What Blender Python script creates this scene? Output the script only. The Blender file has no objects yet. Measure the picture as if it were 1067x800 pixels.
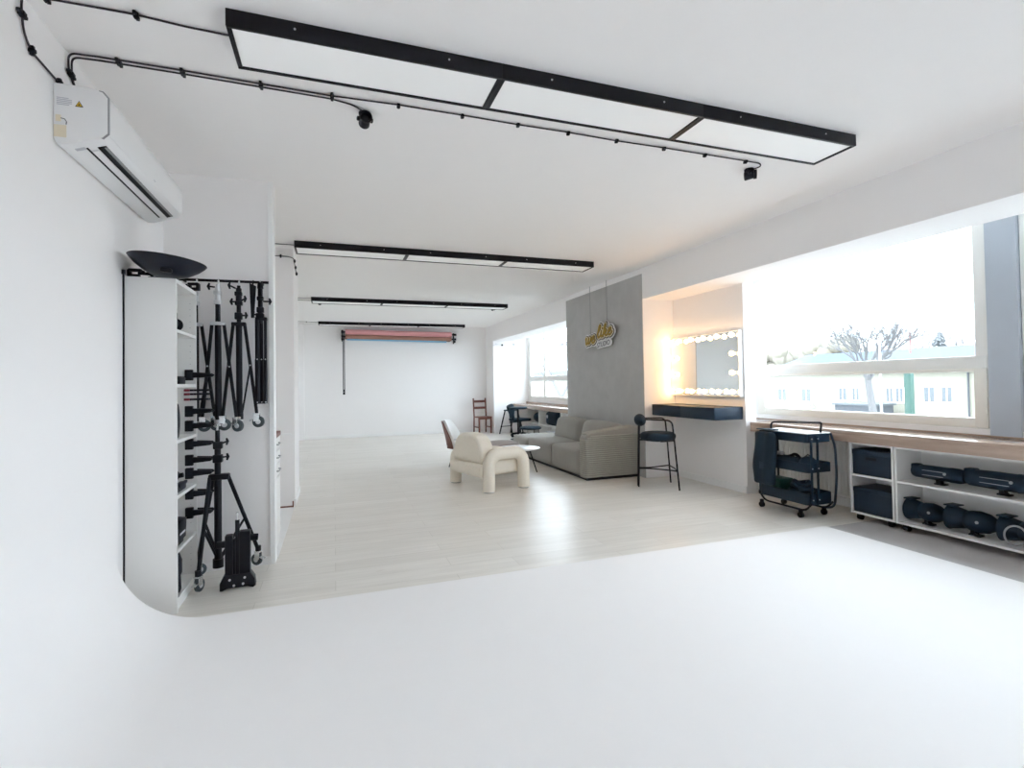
import bpy, bmesh, math, random
from mathutils import Vector, Matrix
random.seed(7)
PI = math.pi
S = bpy.context.scene
C = S.collection

# ------------------------------------------------------------------ camera
cam_d = bpy.data.cameras.new('camera')
cam = bpy.data.objects.new('camera', cam_d)
C.objects.link(cam)
yaw, pitch, roll = 0.336833801, 0.0190533606, -0.0162195372
def cam_matrix(y, p, r):
    B = Matrix(((1, 0, 0), (0, 0, -1), (0, 1, 0)))
    Ry = Matrix(((math.cos(y), 0, -math.sin(y)), (0, 1, 0), (math.sin(y), 0, math.cos(y))))
    Rx = Matrix(((1, 0, 0), (0, math.cos(p), math.sin(p)), (0, -math.sin(p), math.cos(p))))
    Rz = Matrix(((math.cos(r), -math.sin(r), 0), (math.sin(r), math.cos(r), 0), (0, 0, 1)))
    return Rz @ Rx @ Ry @ B
M = cam_matrix(yaw, pitch, roll)
rot = Matrix((M[0], -M[1], -M[2])).transposed()
cam.matrix_world = Matrix.Translation((0, 0, 1.36)) @ rot.to_4x4()
cam_d.sensor_width = 36.0
cam_d.lens = 531.5568 / 1067 * 36.0
cam_d.shift_x = -0.36 / 1067
cam_d.shift_y = -11.29 / 1067
cam_d.clip_start = 0.02
cam_d.clip_end = 1000
S.camera = cam

# ------------------------------------------------------------------ world, exposure
SKY = 4.2
W = bpy.data.worlds.new('overcast_sky')
S.world = W
W.use_nodes = True
bg = W.node_tree.nodes['Background']
bg.inputs[0].default_value = (0.79, 0.90, 1.0, 1)
bg.inputs[1].default_value = SKY
S.view_settings.view_transform = 'Standard'
S.view_settings.look = 'None'
S.view_settings.gamma = 1.0
S.view_settings.use_curve_mapping = False
S.view_settings.exposure = 1.15
S.cycles.max_bounces = 18
S.cycles.diffuse_bounces = 16
S.cycles.transparent_max_bounces = 16
S.cycles.use_denoising = True
LED_GLOW = 0.06
BULB_GLOW = 11.0

# ------------------------------------------------------------------ materials
def mat(name, col, rough=0.6, metal=0.0, bump=0.0, bscale=60.0, vary=0.0, vscale=8.0, spec=None, emit=None, estr=0.0, coat=0.0):
    m = bpy.data.materials.new(name)
    m.use_nodes = True
    nt = m.node_tree
    b = nt.nodes['Principled BSDF']
    b.inputs['Base Color'].default_value = (*col, 1)
    b.inputs['Roughness'].default_value = rough
    b.inputs['Metallic'].default_value = metal
    if spec is not None: b.inputs['Specular IOR Level'].default_value = spec
    if coat: b.inputs['Coat Weight'].default_value = coat
    if emit:
        b.inputs['Emission Color'].default_value = (*emit, 1)
        b.inputs['Emission Strength'].default_value = estr
    tc = nt.nodes.new('ShaderNodeTexCoord')
    if vary > 0:
        n = nt.nodes.new('ShaderNodeTexNoise'); n.inputs['Scale'].default_value = vscale; n.inputs['Detail'].default_value = 5
        r = nt.nodes.new('ShaderNodeMix'); r.data_type = 'RGBA'
        nt.links.new(tc.outputs['Object'], n.inputs['Vector'])
        nt.links.new(n.outputs['Fac'], r.inputs['Factor'])
        r.inputs['A'].default_value = (*[c * (1 - vary) for c in col], 1)
        r.inputs['B'].default_value = (*[min(1, c * (1 + vary)) for c in col], 1)
        nt.links.new(r.outputs['Result'], b.inputs['Base Color'])
    if bump > 0:
        n2 = nt.nodes.new('ShaderNodeTexNoise'); n2.inputs['Scale'].default_value = bscale; n2.inputs['Detail'].default_value = 4
        bp = nt.nodes.new('ShaderNodeBump'); bp.inputs['Strength'].default_value = bump; bp.inputs['Distance'].default_value = 0.01
        nt.links.new(tc.outputs['Object'], n2.inputs['Vector'])
        nt.links.new(n2.outputs['Fac'], bp.inputs['Height'])
        nt.links.new(bp.outputs['Normal'], b.inputs['Normal'])
    return m

def wood_mat(name, c1, c2, rough, axis='X', plank=None, gscale=3.0, coat=0.0):
    m = bpy.data.materials.new(name); m.use_nodes = True
    nt = m.node_tree; b = nt.nodes['Principled BSDF']; L = nt.links.new
    b.inputs['Roughness'].default_value = rough
    tc = nt.nodes.new('ShaderNodeTexCoord')
    mp = nt.nodes.new('ShaderNodeMapping')
    sc = {'X': (0.6, 7, 7), 'Y': (7, 0.6, 7), 'Z': (7, 7, 0.6)}[axis]
    mp.inputs['Scale'].default_value = sc
    L(tc.outputs['Object'], mp.inputs['Vector'])
    n = nt.nodes.new('ShaderNodeTexNoise'); n.inputs['Scale'].default_value = gscale; n.inputs['Detail'].default_value = 8; n.inputs['Distortion'].default_value = 0.6
    L(mp.outputs['Vector'], n.inputs['Vector'])
    cr = nt.nodes.new('ShaderNodeValToRGB')
    cr.color_ramp.elements[0].position = 0.3; cr.color_ramp.elements[0].color = (*c1, 1)
    cr.color_ramp.elements[1].position = 0.7; cr.color_ramp.elements[1].color = (*c2, 1)
    L(n.outputs['Fac'], cr.inputs['Fac'])
    out = cr.outputs['Color']
    if plank:
        br = nt.nodes.new('ShaderNodeTexBrick')
        br.inputs['Scale'].default_value = 1.0
        br.inputs['Brick Width'].default_value = plank[0]; br.inputs['Row Height'].default_value = plank[1]
        br.inputs['Mortar Size'].default_value = 0.0022; br.inputs['Mortar Smooth'].default_value = 0.2
        br.inputs['Color1'].default_value = (1, 1, 1, 1); br.inputs['Color2'].default_value = (0.93, 0.925, 0.915, 1)
        br.inputs['Mortar'].default_value = (0.8, 0.79, 0.77, 1)
        br.offset = 0.37
        L(tc.outputs['Object'], br.inputs['Vector'])
        # knots
        mp2 = nt.nodes.new('ShaderNodeMapping'); mp2.inputs['Scale'].default_value = (1.5, 7, 1)
        L(tc.outputs['Object'], mp2.inputs['Vector'])
        kn = nt.nodes.new('ShaderNodeTexNoise'); kn.inputs['Scale'].default_value = 1.6; kn.inputs['Detail'].default_value = 3
        L(mp2.outputs['Vector'], kn.inputs['Vector'])
        kr = nt.nodes.new('ShaderNodeValToRGB'); kr.color_ramp.elements[0].position = 0.70; kr.color_ramp.elements[0].color = (1, 1, 1, 1)
        kr.color_ramp.elements[1].position = 0.80; kr.color_ramp.elements[1].color = (0.72, 0.68, 0.62, 1)
        L(kn.outputs['Fac'], kr.inputs['Fac'])
        x1 = nt.nodes.new('ShaderNodeMix'); x1.data_type = 'RGBA'; x1.blend_type = 'MULTIPLY'; x1.inputs['Factor'].default_value = 1
        L(out, x1.inputs['A']); L(br.outputs['Color'], x1.inputs['B'])
        x2 = nt.nodes.new('ShaderNodeMix'); x2.data_type = 'RGBA'; x2.blend_type = 'MULTIPLY'; x2.inputs['Factor'].default_value = 1
        L(x1.outputs['Result'], x2.inputs['A']); L(kr.outputs['Color'], x2.inputs['B'])
        out = x2.outputs['Result']
    if coat: b.inputs['Coat Weight'].default_value = coat
    L(out, b.inputs['Base Color'])
    return m

def glass_mat(name, tint=(0.97, 0.985, 0.99), refl=0.06):
    m = bpy.data.materials.new(name); m.use_nodes = True
    nt = m.node_tree; nt.nodes.remove(nt.nodes['Principled BSDF'])
    t = nt.nodes.new('ShaderNodeBsdfTransparent'); t.inputs[0].default_value = (*tint, 1)
    g = nt.nodes.new('ShaderNodeBsdfGlossy'); g.inputs['Roughness'].default_value = 0.02
    mx = nt.nodes.new('ShaderNodeMixShader'); mx.inputs[0].default_value = refl
    nt.links.new(t.outputs[0], mx.inputs[1]); nt.links.new(g.outputs[0], mx.inputs[2])
    nt.links.new(mx.outputs[0], nt.nodes['Material Output'].inputs['Surface'])
    return m

def cord_mat(name, c, axis, freq=260.0):
    m = mat(name, c, 0.9, bump=0.0)
    nt = m.node_tree; b = nt.nodes['Principled BSDF']
    b.inputs['Sheen Weight'].default_value = 0.3
    tc = nt.nodes.new('ShaderNodeTexCoord'); w = nt.nodes.new('ShaderNodeTexWave'); w.bands_direction = axis
    w.inputs['Scale'].default_value = freq / 20; w.inputs['Distortion'].default_value = 0.6
    bp = nt.nodes.new('ShaderNodeBump'); bp.inputs['Strength'].default_value = 0.35; bp.inputs['Distance'].default_value = 0.006
    nt.links.new(tc.outputs['Object'], w.inputs['Vector']); nt.links.new(w.outputs['Fac'], bp.inputs['Height'])
    nt.links.new(bp.outputs['Normal'], b.inputs['Normal'])
    n = nt.nodes.new('ShaderNodeTexNoise'); n.inputs['Scale'].default_value = 4
    r = nt.nodes.new('ShaderNodeMix'); r.data_type = 'RGBA'
    nt.links.new(tc.outputs['Object'], n.inputs['Vector']); nt.links.new(n.outputs['Fac'], r.inputs['Factor'])
    r.inputs['A'].default_value = (*[x * 0.85 for x in c], 1); r.inputs['B'].default_value = (*[x * 1.15 for x in c], 1)
    nt.links.new(r.outputs['Result'], b.inputs['Base Color'])
    return m

WALL = mat('white_wall_paint', (0.915, 0.898, 0.892), 0.7, bump=0.03, bscale=220, vary=0.008)
CEIL = mat('white_ceiling_paint', (0.935, 0.918, 0.908), 0.8, bump=0.02, bscale=200, vary=0.008)
CYC = WALL
TRIM = mat('white_trim_paint', (0.9, 0.9, 0.895), 0.45, vary=0.005)
PLASTER = mat('grey_concrete_plaster', (0.47, 0.467, 0.463), 0.8, bump=0.15, bscale=25, vary=0.13, vscale=5)
POSTSHADE = mat('shade_tinted_post_wall', (0.47, 0.52, 0.585), 0.6, bump=0.05, bscale=120, vary=0.03)  # white wall between windows; its shadow is put into this grey-blue
FLOOR = wood_mat('pale_oak_laminate', (0.76, 0.725, 0.67), (0.85, 0.815, 0.76), 0.30, 'X', (1.3, 0.19))
SHADEFLOOR = mat('shade_grey_floor', (0.50, 0.48, 0.475), 0.5, bump=0.04, bscale=150, vary=0.06, vscale=30)  # floor in shadow beside the cove, the shade painted as grey
PVC = mat('white_window_plastic', (0.85, 0.85, 0.82), 0.35, vary=0.01)
PVCW = mat('cream_window_plastic', (0.86, 0.835, 0.77), 0.4, vary=0.02)
GLASS = glass_mat('window_glass')
MIRROR = mat('mirror_glass', (0.86, 0.88, 0.87), 0.02, 1.0)
BLACKM = mat('black_powder_coat', (0.006, 0.007, 0.012), 0.45, vary=0.1, spec=0.25)
BLACKP = mat('black_plastic', (0.007, 0.009, 0.015), 0.5, vary=0.15, vscale=30, spec=0.25)
GLAREP = mat('glare_tinted_black_plastic', (0.004, 0.018, 0.036), 0.45, vary=0.2, vscale=20, spec=0.25)  # black plastic; window glare put into the colour as a navy tint
DISH = mat('dark_reflector_enamel', (0.004, 0.007, 0.016), 0.3, vary=0.15, vscale=9, spec=0.3)
GLAREB = mat('glare_tinted_dark_board', (0.016, 0.032, 0.055), 0.5, vary=0.1, spec=0.3)  # dark board, its blue lift is glare mixed into the base colour
GLAREF = mat('glare_tinted_black_cloth', (0.005, 0.020, 0.036), 0.9, bump=0.3, bscale=120, vary=0.25, vscale=14)  # black cloth with the glare's blue cast painted in
CABLE = mat('black_cable_rubber', (0.018, 0.012, 0.022), 0.5, vary=0.1)
CHROME = mat('polished_steel', (0.75, 0.77, 0.78), 0.18, 1.0, vary=0.05)
SILVER = mat('silver_aluminium', (0.72, 0.73, 0.75), 0.35, 0.7, vary=0.05)
WHEEL = mat('dark_caster_rubber', (0.05, 0.07, 0.08), 0.5, vary=0.1)
WHITEB = mat('white_melamine', (0.83, 0.825, 0.81), 0.4, vary=0.01)
ACW = mat('white_air_conditioner_plastic', (0.86, 0.865, 0.87), 0.3, vary=0.01)
ACY = mat('yellowed_plastic', (0.82, 0.74, 0.58), 0.45, vary=0.05)
CREAM = mat('cream_boucle', (0.82, 0.76, 0.66), 0.95, bump=0.45, bscale=180, vary=0.05, vscale=40)
MAUVE = mat('mauve_beige_fabric', (0.42, 0.37, 0.35), 0.95, bump=0.3, bscale=160, vary=0.06)
SOFA = cord_mat('grey_corduroy', (0.31, 0.298, 0.27), 'Y')
SOFALIT = mat('highlit_rib_corduroy', (0.40, 0.385, 0.34), 0.75, bump=0.2, bscale=200, vary=0.1, vscale=10)  # same corduroy made lighter: highlights on the ribs put into the colour
REDWOOD = wood_mat('red_brown_stained_wood', (0.11, 0.028, 0.018), (0.19, 0.05, 0.03), 0.45, 'Z')
BROWNW = wood_mat('brown_veneer', (0.13, 0.045, 0.03), (0.2, 0.075, 0.05), 0.5, 'Z')
OAK = wood_mat('oak_worktop', (0.36, 0.26, 0.205), (0.50, 0.375, 0.30), 0.2, 'Y', gscale=2.2, coat=0.35)
WHITETOP = mat('white_table_laminate', (0.85, 0.85, 0.84), 0.25, vary=0.01)
RADI = mat('white_radiator_enamel', (0.78, 0.775, 0.74), 0.4, vary=0.01)
LED = mat('led_diffuser', (0.85, 0.86, 0.86), 0.5, emit=(1.0, 0.985, 0.96), estr=LED_GLOW)
BULB = mat('warm_bulb', (1, 0.9, 0.75), 0.3, emit=(1.0, 0.60, 0.27), estr=BULB_GLOW)
PINK = mat('pink_backdrop_paper', (0.74, 0.36, 0.37), 0.8, vary=0.04)
BROWNP = mat('brown_backdrop_paper', (0.36, 0.19, 0.145), 0.8, vary=0.04)
BLUEP = mat('blue_backdrop_paper', (0.22, 0.50, 0.72), 0.8, vary=0.04)
GOLD = mat('gold_sign_face', (0.40, 0.25, 0.02), 0.5, vary=0.15, vscale=12)
SCREAM = mat('cream_sign_face', (0.85, 0.76, 0.52), 0.6, vary=0.02)
SNAVY = mat('dark_navy_sign_face', (0.03, 0.03, 0.06), 0.5, vary=0.05)
SWHITE = mat('white_sign_face', (0.86, 0.86, 0.87), 0.5, vary=0.01)
GREYM = mat('grey_sign_lettering', (0.10, 0.10, 0.12), 0.6, vary=0.02)
YELLOW = mat('warning_yellow', (0.78, 0.50, 0.03), 0.5, vary=0.02)
LGREY = mat('light_grey_print', (0.55, 0.56, 0.6), 0.6, vary=0.05)
MGREY = mat('mid_grey_plastic', (0.32, 0.33, 0.34), 0.5, vary=0.1)
RED = mat('dark_red_grip', (0.22, 0.02, 0.04), 0.5, vary=0.1)
GREEND = mat('dark_green_plastic', (0.01, 0.085, 0.07), 0.5, vary=0.1)
FACADE = mat('cream_render', (0.29, 0.275, 0.22), 0.85, vary=0.03, vscale=0.5)
ROOFG = mat('pale_grey_roofing', (0.075, 0.082, 0.092), 0.8, vary=0.05, vscale=0.6)
ROOFB = mat('pale_blue_roofing', (0.055, 0.08, 0.125), 0.8, vary=0.04, vscale=0.6)
PANE = mat('dim_window_pane', (0.11, 0.125, 0.135), 0.3, vary=0.1, vscale=1)
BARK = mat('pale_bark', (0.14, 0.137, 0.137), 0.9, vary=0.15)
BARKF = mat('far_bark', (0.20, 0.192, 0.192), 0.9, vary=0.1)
HEDGE = mat('dry_hedge_leaves', (0.25, 0.225, 0.175), 0.95, vary=0.15, vscale=1.5, bump=0.6, bscale=3)
CONIF = mat('pale_conifer_needles', (0.17, 0.18, 0.185), 0.95, vary=0.2, vscale=3)
GREENP = mat('teal_green_post', (0.038, 0.095, 0.075), 0.6, vary=0.08)
GROUND = mat('pale_pavement', (0.30, 0.30, 0.29), 0.9, vary=0.08, vscale=0.3)
REDP = mat('faded_red_paint', (0.5, 0.16, 0.14), 0.7, vary=0.05)

# ------------------------------------------------------------------ mesh helpers
class MB:
    def __init__(s):
        s.bm = bmesh.new()
    def _merge(s, t, mtx=None):
        if mtx is not None: t.transform(mtx)
        me = bpy.data.meshes.new('tmp'); t.to_mesh(me); t.free()
        s.bm.from_mesh(me); bpy.data.meshes.remove(me)
        return s
    def box(s, x0, x1, y0, y1, z0, z1, bev=0.0, seg=2, mtx=None):
        t = bmesh.new(); bmesh.ops.create_cube(t, size=1)
        t.transform(Matrix.Translation(((x0+x1)/2, (y0+y1)/2, (z0+z1)/2)) @ Matrix.Diagonal((abs(x1-x0), abs(y1-y0), abs(z1-z0), 1)))
        if bev > 0:
            bmesh.ops.bevel(t, geom=t.edges[:], offset=bev, segments=seg, affect='EDGES', profile=0.5)
        return s._merge(t, mtx)
    def cyl(s, p0, p1, r0, r1=None, seg=16, bev=0.0):
        r1 = r0 if r1 is None else r1
        p0, p1 = Vector(p0), Vector(p1); d = p1 - p0
        t = bmesh.new()
        bmesh.ops.create_cone(t, cap_ends=True, segments=seg, radius1=r0, radius2=r1, depth=d.length)
        if bev > 0:
            es = [e for e in t.edges if abs(e.verts[0].co.z - e.verts[1].co.z) < 1e-6]
            bmesh.ops.bevel(t, geom=es, offset=bev, segments=3, affect='EDGES', profile=0.5)
        q = Vector((0, 0, 1)).rotation_difference(d.normalized())
        return s._merge(t, Matrix.Translation((p0+p1)/2) @ q.to_matrix().to_4x4())
    def tube(s, path, r, seg=8, closed=False, caps=True, flat=1.0):
        P = [Vector(p) for p in path]; n = len(P); rs = r if isinstance(r, (list, tuple)) else [r]*n
        t = bmesh.new(); rings = []
        prevN = None
        for i in range(n):
            if closed: d = (P[(i+1) % n] - P[i-1])
            elif i == 0: d = P[1]-P[0]
            elif i == n-1: d = P[-1]-P[-2]
            else: d = (P[i+1]-P[i]).normalized() + (P[i]-P[i-1]).normalized()
            if d.length < 1e-9: d = Vector((0, 0, 1))
            d.normalize()
            if prevN is None:
                a = Vector((0, 0, 1)) if abs(d.z) < 0.9 else Vector((1, 0, 0))
                N = d.cross(a).normalized()
            else:
                N = (prevN - d * prevN.dot(d))
                if N.length < 1e-6: N = d.cross(Vector((0.3, 0.5, 0.8)))
                N.normalize()
            prevN = N; Bn = d.cross(N)
            k = 1.0
            if 0 < i < n-1:
                c = (P[i+1]-P[i]).normalized().dot((P[i]-P[i-1]).normalized())
                k = min(1.5, 1/max(0.3, math.sqrt(max(0, (1+c)/2)))) if False else 1.0
            rings.append([t.verts.new(P[i] + (N*math.cos(2*PI*j/seg) + Bn*math.sin(2*PI*j/seg)*flat)*rs[i]*k) for j in range(seg)])
        m = n if closed else n-1
        for i in range(m):
            a, b = rings[i], rings[(i+1) % n]
            for j in range(seg):
                t.faces.new((a[j], a[(j+1) % seg], b[(j+1) % seg], b[j]))
        if caps and not closed:
            t.faces.new(rings[0][::-1]); t.faces.new(rings[-1])
        return s._merge(t)
    def lathe(s, prof, mtx=None, seg=28, arc=2*PI):
        t = bmesh.new(); full = abs(arc-2*PI) < 1e-6
        m = seg if full else seg+1
        cols = []
        for j in range(m):
            a = arc*j/seg
            cols.append([t.verts.new((r*math.cos(a), r*math.sin(a), z)) for r, z in prof])
        for j in range(seg):
            a, b = cols[j], cols[(j+1) % m]
            for i in range(len(prof)-1):
                t.faces.new((a[i], b[i], b[i+1], a[i+1]))
        bmesh.ops.remove_doubles(t, verts=t.verts[:], dist=1e-5)
        return s._merge(t, mtx)
    def prism(s, pts, h0, h1, plane='XY', bev=0.0, seg=3, mtx=None):
        t = bmesh.new()
        def v(a, b, h):
            return {'XY': (a, b, h), 'XZ': (a, h, b), 'YZ': (h, a, b)}[plane]
        lo = [t.verts.new(v(a, b, h0)) for a, b in pts]; hi = [t.verts.new(v(a, b, h1)) for a, b in pts]
        n = len(pts)
        t.faces.new(lo[::-1]); t.faces.new(hi)
        for i in range(n): t.faces.new((lo[i], lo[(i+1) % n], hi[(i+1) % n], hi[i]))
        bmesh.ops.recalc_face_normals(t, faces=t.faces[:])
        if bev > 0:
            lset = set(lo); hset = set(hi)
            es = [e for e in t.edges if (e.verts[0] in lset and e.verts[1] in lset) or (e.verts[0] in hset and e.verts[1] in hset)]
            bmesh.ops.bevel(t, geom=es, offset=bev, segments=seg, affect='EDGES', profile=0.5)
        return s._merge(t, mtx)
    def sph(s, c, r, seg=16, ry=None, rz=None):
        t = bmesh.new(); bmesh.ops.create_uvsphere(t, u_segments=seg, v_segments=max(6, seg//2+2), radius=1)
        return s._merge(t, Matrix.Translation(c) @ Matrix.Diagonal((r, ry or r, rz or r, 1)))
    def cushion(s, cx, cy, cz, sx, sy, sz, r, puff=(0, 0, 0), n=12, mtx=None):
        """rounded box of full size sx,sy,sz with corner radius r, puffed faces"""
        t = bmesh.new(); bmesh.ops.create_cube(t, size=2)
        bmesh.ops.subdivide_edges(t, edges=t.edges[:], cuts=n, use_grid_fill=True)
        hx, hy, hz = sx/2, sy/2, sz/2
        r = min(r, hx, hy, hz)
        for v in t.verts:
            # concentrate samples near the edges
            u = [math.copysign(abs(q)**0.75, q) for q in v.co]
            p = Vector((u[0]*hx, u[1]*hy, u[2]*hz))
            inn = Vector((max(-(hx-r), min(hx-r, p.x)), max(-(hy-r), min(hy-r, p.y)), max(-(hz-r), min(hz-r, p.z))))
            d = p - inn
            if d.length > 1e-9: p = inn + d.normalized()*r
            fx, fy, fz = p.x/hx, p.y/hy, p.z/hz
            p.x += math.copysign(puff[0], fx)*abs(fx)**2*(1-fy*fy)*(1-fz*fz) if puff[0] else 0
            p.y += math.copysign(puff[1], fy)*abs(fy)**2*(1-fx*fx)*(1-fz*fz) if puff[1] else 0
            p.z += math.copysign(puff[2], fz)*abs(fz)**2*(1-fy*fy)*(1-fx*fx) if puff[2] else 0
            v.co = p
        m = Matrix.Translation((cx, cy, cz))
        return s._merge(t, (m if mtx is None else m @ mtx))
    def build(s, name, m, parent=None, smooth=True, angle=40):
        bmesh.ops.recalc_face_normals(s.bm, faces=s.bm.faces[:])
        me = bpy.data.meshes.new(name); s.bm.to_mesh(me); s.bm.free()
        me.materials.append(m)
        if smooth:
            for p in me.polygons: p.use_smooth = True
            try: me.set_sharp_from_angle(angle=math.radians(angle))
            except Exception: pass
        o = bpy.data.objects.new(name, me); C.objects.link(o)
        if parent: o.parent = parent
        return o

def tag(o, label=None, cat=None, group=None, kind=None):
    if label: o['label'] = label
    if cat: o['category'] = cat
    if group: o['group'] = group
    if kind: o['kind'] = kind
    return o
def thing(name, label, cat, loc=(0, 0, 0), rz=0.0, group=None):
    o = bpy.data.objects.new(name, None); C.objects.link(o)
    o.location = loc; o.rotation_euler = (0, 0, rz); o.empty_display_size = 0.1
    return tag(o, label, cat, group)
def struct(name, mb, m, label=None, parent=None):
    o = mb.build(name, m, parent, smooth=False)
    if not parent: o['kind'] = 'structure'
    if label: o['label'] = label
    return o
def kids(o): return [c for c in bpy.data.objects if c.parent == o]
def dup(o, label=None, loc=None, rz=None, parent=None, group=None):
    c = o.copy(); C.objects.link(c)
    if parent: c.parent = parent
    if label: c['label'] = label
    if group: c['group'] = group
    if loc is not None: c.location = loc
    if rz is not None: c.rotation_euler = (0, 0, rz)
    for k in kids(o):
        if k is not c: dup(k, parent=c)
    return c
def arc(cx, cy, r, a0, a1, n=8):
    return [(cx + r*math.cos(math.radians(a0+(a1-a0)*i/n)), cy + r*math.sin(math.radians(a0+(a1-a0)*i/n))) for i in range(n+1)]
def round_path(pts, r, n=6):
    """polyline with rounded corners"""
    P = [Vector(p) for p in pts]; out = [P[0]]
    for i in range(1, len(P)-1):
        a, b, c = P[i-1], P[i], P[i+1]
        u, w = (a-b), (c-b); k = min(r, u.length*0.49, w.length*0.49)
        p0, p1 = b+u.normalized()*k, b+w.normalized()*k
        for j in range(n+1):
            t = j/n
            out.append(p0*(1-t)**2 + b*2*t*(1-t) + p1*t*t)
    out.append(P[-1])
    return out
RX90 = Matrix.Rotation(PI/2, 4, 'X'); RY90 = Matrix.Rotation(PI/2, 4, 'Y')

# ================================================================== SETTING
H = 2.95
struct('floor', MB().box(-2.3, 5.3, -3.7, 14.2, -0.12, 0.0), FLOOR, 'pale oak laminate floor of the studio')
struct('ceiling', MB().box(-2.3, 5.3, -3.7, 14.2, H, H+0.12), CEIL, 'white painted ceiling')
prof = [(4.2, 0.0), (4.2, 0.015)] + [(-0.72 - 0.4502*math.sin(a), 0.4652 - 0.4502*math.cos(a)) for a in [i*PI/2/24 for i in range(25)]] + [(-1.19, 0.4652), (-1.19, 0.0)]
o = MB().prism(prof, -3.4, 3.465, 'XZ').build('cyclorama', CYC, smooth=True, angle=20)
tag(o, 'white infinity cove floor curving up the left wall', kind='structure')
struct('wall_left', MB().box(-1.32, -1.17, -3.7, 4.47, 0, H).box(-1.0, -0.85, 7.1, 14.2, 0, H).box(-0.86, -0.71, 13.9, 14.0, 0, H), WALL)
struct('wall_partition', MB().box(-2.3, -0.447, 4.35, 4.47, 0, H), WALL, 'white partition behind the hanging light stands')
struct('wall_alcove', MB().box(-2.3, -0.43, 6.35, 7.12, 0, H).box(-2.3, -2.15, 4.47, 6.35, 0, H), WALL)
struct('trim_1', MB().box(-0.474, -0.436, 4.335, 4.475, 0, H, 0.003), TRIM, 'white corner trim at the partition end')
struct('trim_2', MB().box(-2.15, -0.43, 4.475, 6.33, 0.0, 0.006), TRIM, 'white alcove floor covering')
struct('trim_3', MB().box(-2.1, -0.46, 6.334, 6.352, 0.81, 0.825), TRIM)
struct('wall_back', MB().box(-1.0, 5.3, 14.0, 14.15, 0, H), WALL)
struct('wall_front', MB().box(-1.3, 5.3, -3.7, -3.55, 0, H), WALL)
ZS, ZH = 0.91, 2.75
wr = MB().box(5.1, 5.28, -3.7, 14.2, 0, ZS).box(5.1, 5.28, -3.7, 14.2, ZH, H)
struct('wall_right', wr, WALL)
edges = [(-3.7, -0.15), (5.25, 8.75), (13.30, 14.2)]
w2 = MB()
for a, b in edges: w2.box(5.1, 5.28, a, b, ZS, ZH)
struct('wall_right', w2, WALL)
struct('wall_right', MB().box(5.085, 5.28, 2.462, 2.668, ZS-0.06, ZH), POSTSHADE, 'wall post between the two near windows, shade painted in as grey')
struct('trim_4', MB().box(4.11, 4.65, -3.6, 14.0, 2.507, H), WALL, 'white ceiling beam along the window side')
struct('wall_right', MB().box(4.112, 5.1, 6.15, 8.63, 0, H), WALL, 'white pillar')
struct('wall_right', MB().box(4.104, 4.113, 6.15, 8.63, 0, 2.867), PLASTER, 'grey plastered face of the pillar')
struct('wall_right', MB().box(4.62, 4.78, 4.82, 6.15, 0, 2.51), WALL, 'white niche wall')
struct('wall_right', MB().box(4.113, 5.1, 13.3, 14.0, 0, H), WALL, 'white pier in the far corner')
struct('baseboard_niche', MB().box(4.606, 4.622, 4.82, 6.15, 0, 0.085, 0.004), TRIM)
struct('baseboard_window', MB().box(5.078, 5.1, -3.4, 6.1, 0, 0.09, 0.004), TRIM)
struct('baseboard_back', MB().box(-0.7, 4.11, 13.984, 14.0, 0, 0.08, 0.003), TRIM)
struct('baseboard_partition', MB().box(-1.17, -0.474, 4.338, 4.35, 0, 0.06, 0.003), TRIM)
struct('baseboard_alcove', MB().box(-0.443, -0.418, 6.338, 7.13, 0, 0.08, 0.003), TRIM)
struct('trim_5', MB().box(4.2, 5.08, -3.4, 3.465, 0.0, 0.004), SHADEFLOOR, 'floor strip beside the cove, shadow painted in as grey')

def window(n, y0, y1, ztr=(1.41, 1.525), mullion=None, warm=False, lab=None):
    m = PVCW if warm else PVC
    fw = 0.075
    f = MB()
    X0, X1 = 5.12, 5.20
    f.box(X0, X1, y0, y0+fw+0.03, ZS, ZH, 0.006).box(X0, X1, y1-fw-0.12, y1, ZS, ZH, 0.006)
    f.box(X0, X1, y0+fw+.03, y1-fw-.12, ZS, ZS+0.05).box(X0, X1, y0+fw+.03, y1-fw-.12, ZH-0.05, ZH)
    o = struct('window_%d' % n, f, PVC, lab)
    t = MB().box(5.115, 5.205, y0+0.02, y1-0.02, ztr[0], ztr[1], 0.008).build('transom', PVC, o)
    ya, yb = y0+0.02, y1-0.17
    # lower sash frame
    s = MB().box(5.105, 5.19, ya, ya+0.095, ZS+0.01, ztr[0]+.01, 0.008).box(5.105, 5.19, yb-0.08, yb+0.04, ZS+0.01, ztr[0]+.01, 0.008)
    s.box(5.106, 5.189, ya+.09, yb-.075, ZS+0.01, 1.0, 0.004).box(5.106, 5.189, ya+.09, yb-.075, ztr[0]-0.02, ztr[0]+0.01, 0.004)
    s.build('sash', PVCW if warm else PVC, o)
    if mullion:
        MB().box(5.11, 5.205, mullion-0.05, mullion+0.05, ZS, ZH, 0.008).build('mullion', PVC, o)
    MB().box(5.152, 5.158, y0+0.05, y1-0.05, ztr[1]-0.005, ZH-0.03).build('pane', GLASS, o, smooth=False)
    MB().box(5.152, 5.158, y0+0.05, y1-0.05, ZS+0.03, ztr[0]+0.005).build('pane', GLASS, o, smooth=False)
    return o
window(1, 2.67, 5.25, warm=True, lab='wide white window above the trolley')
window(2, -0.15, 2.46, lab='white window cut off by the right edge of the photo')
window(3, 8.75, 13.30, mullion=12.1, lab='far white window behind the grey pillar')
# window sills
struct('trim_6', MB().box(5.07, 5.10, 2.0, 5.25, 0.851, 0.866, 0.003), OAK, 'wooden upstand under the window')

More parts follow.
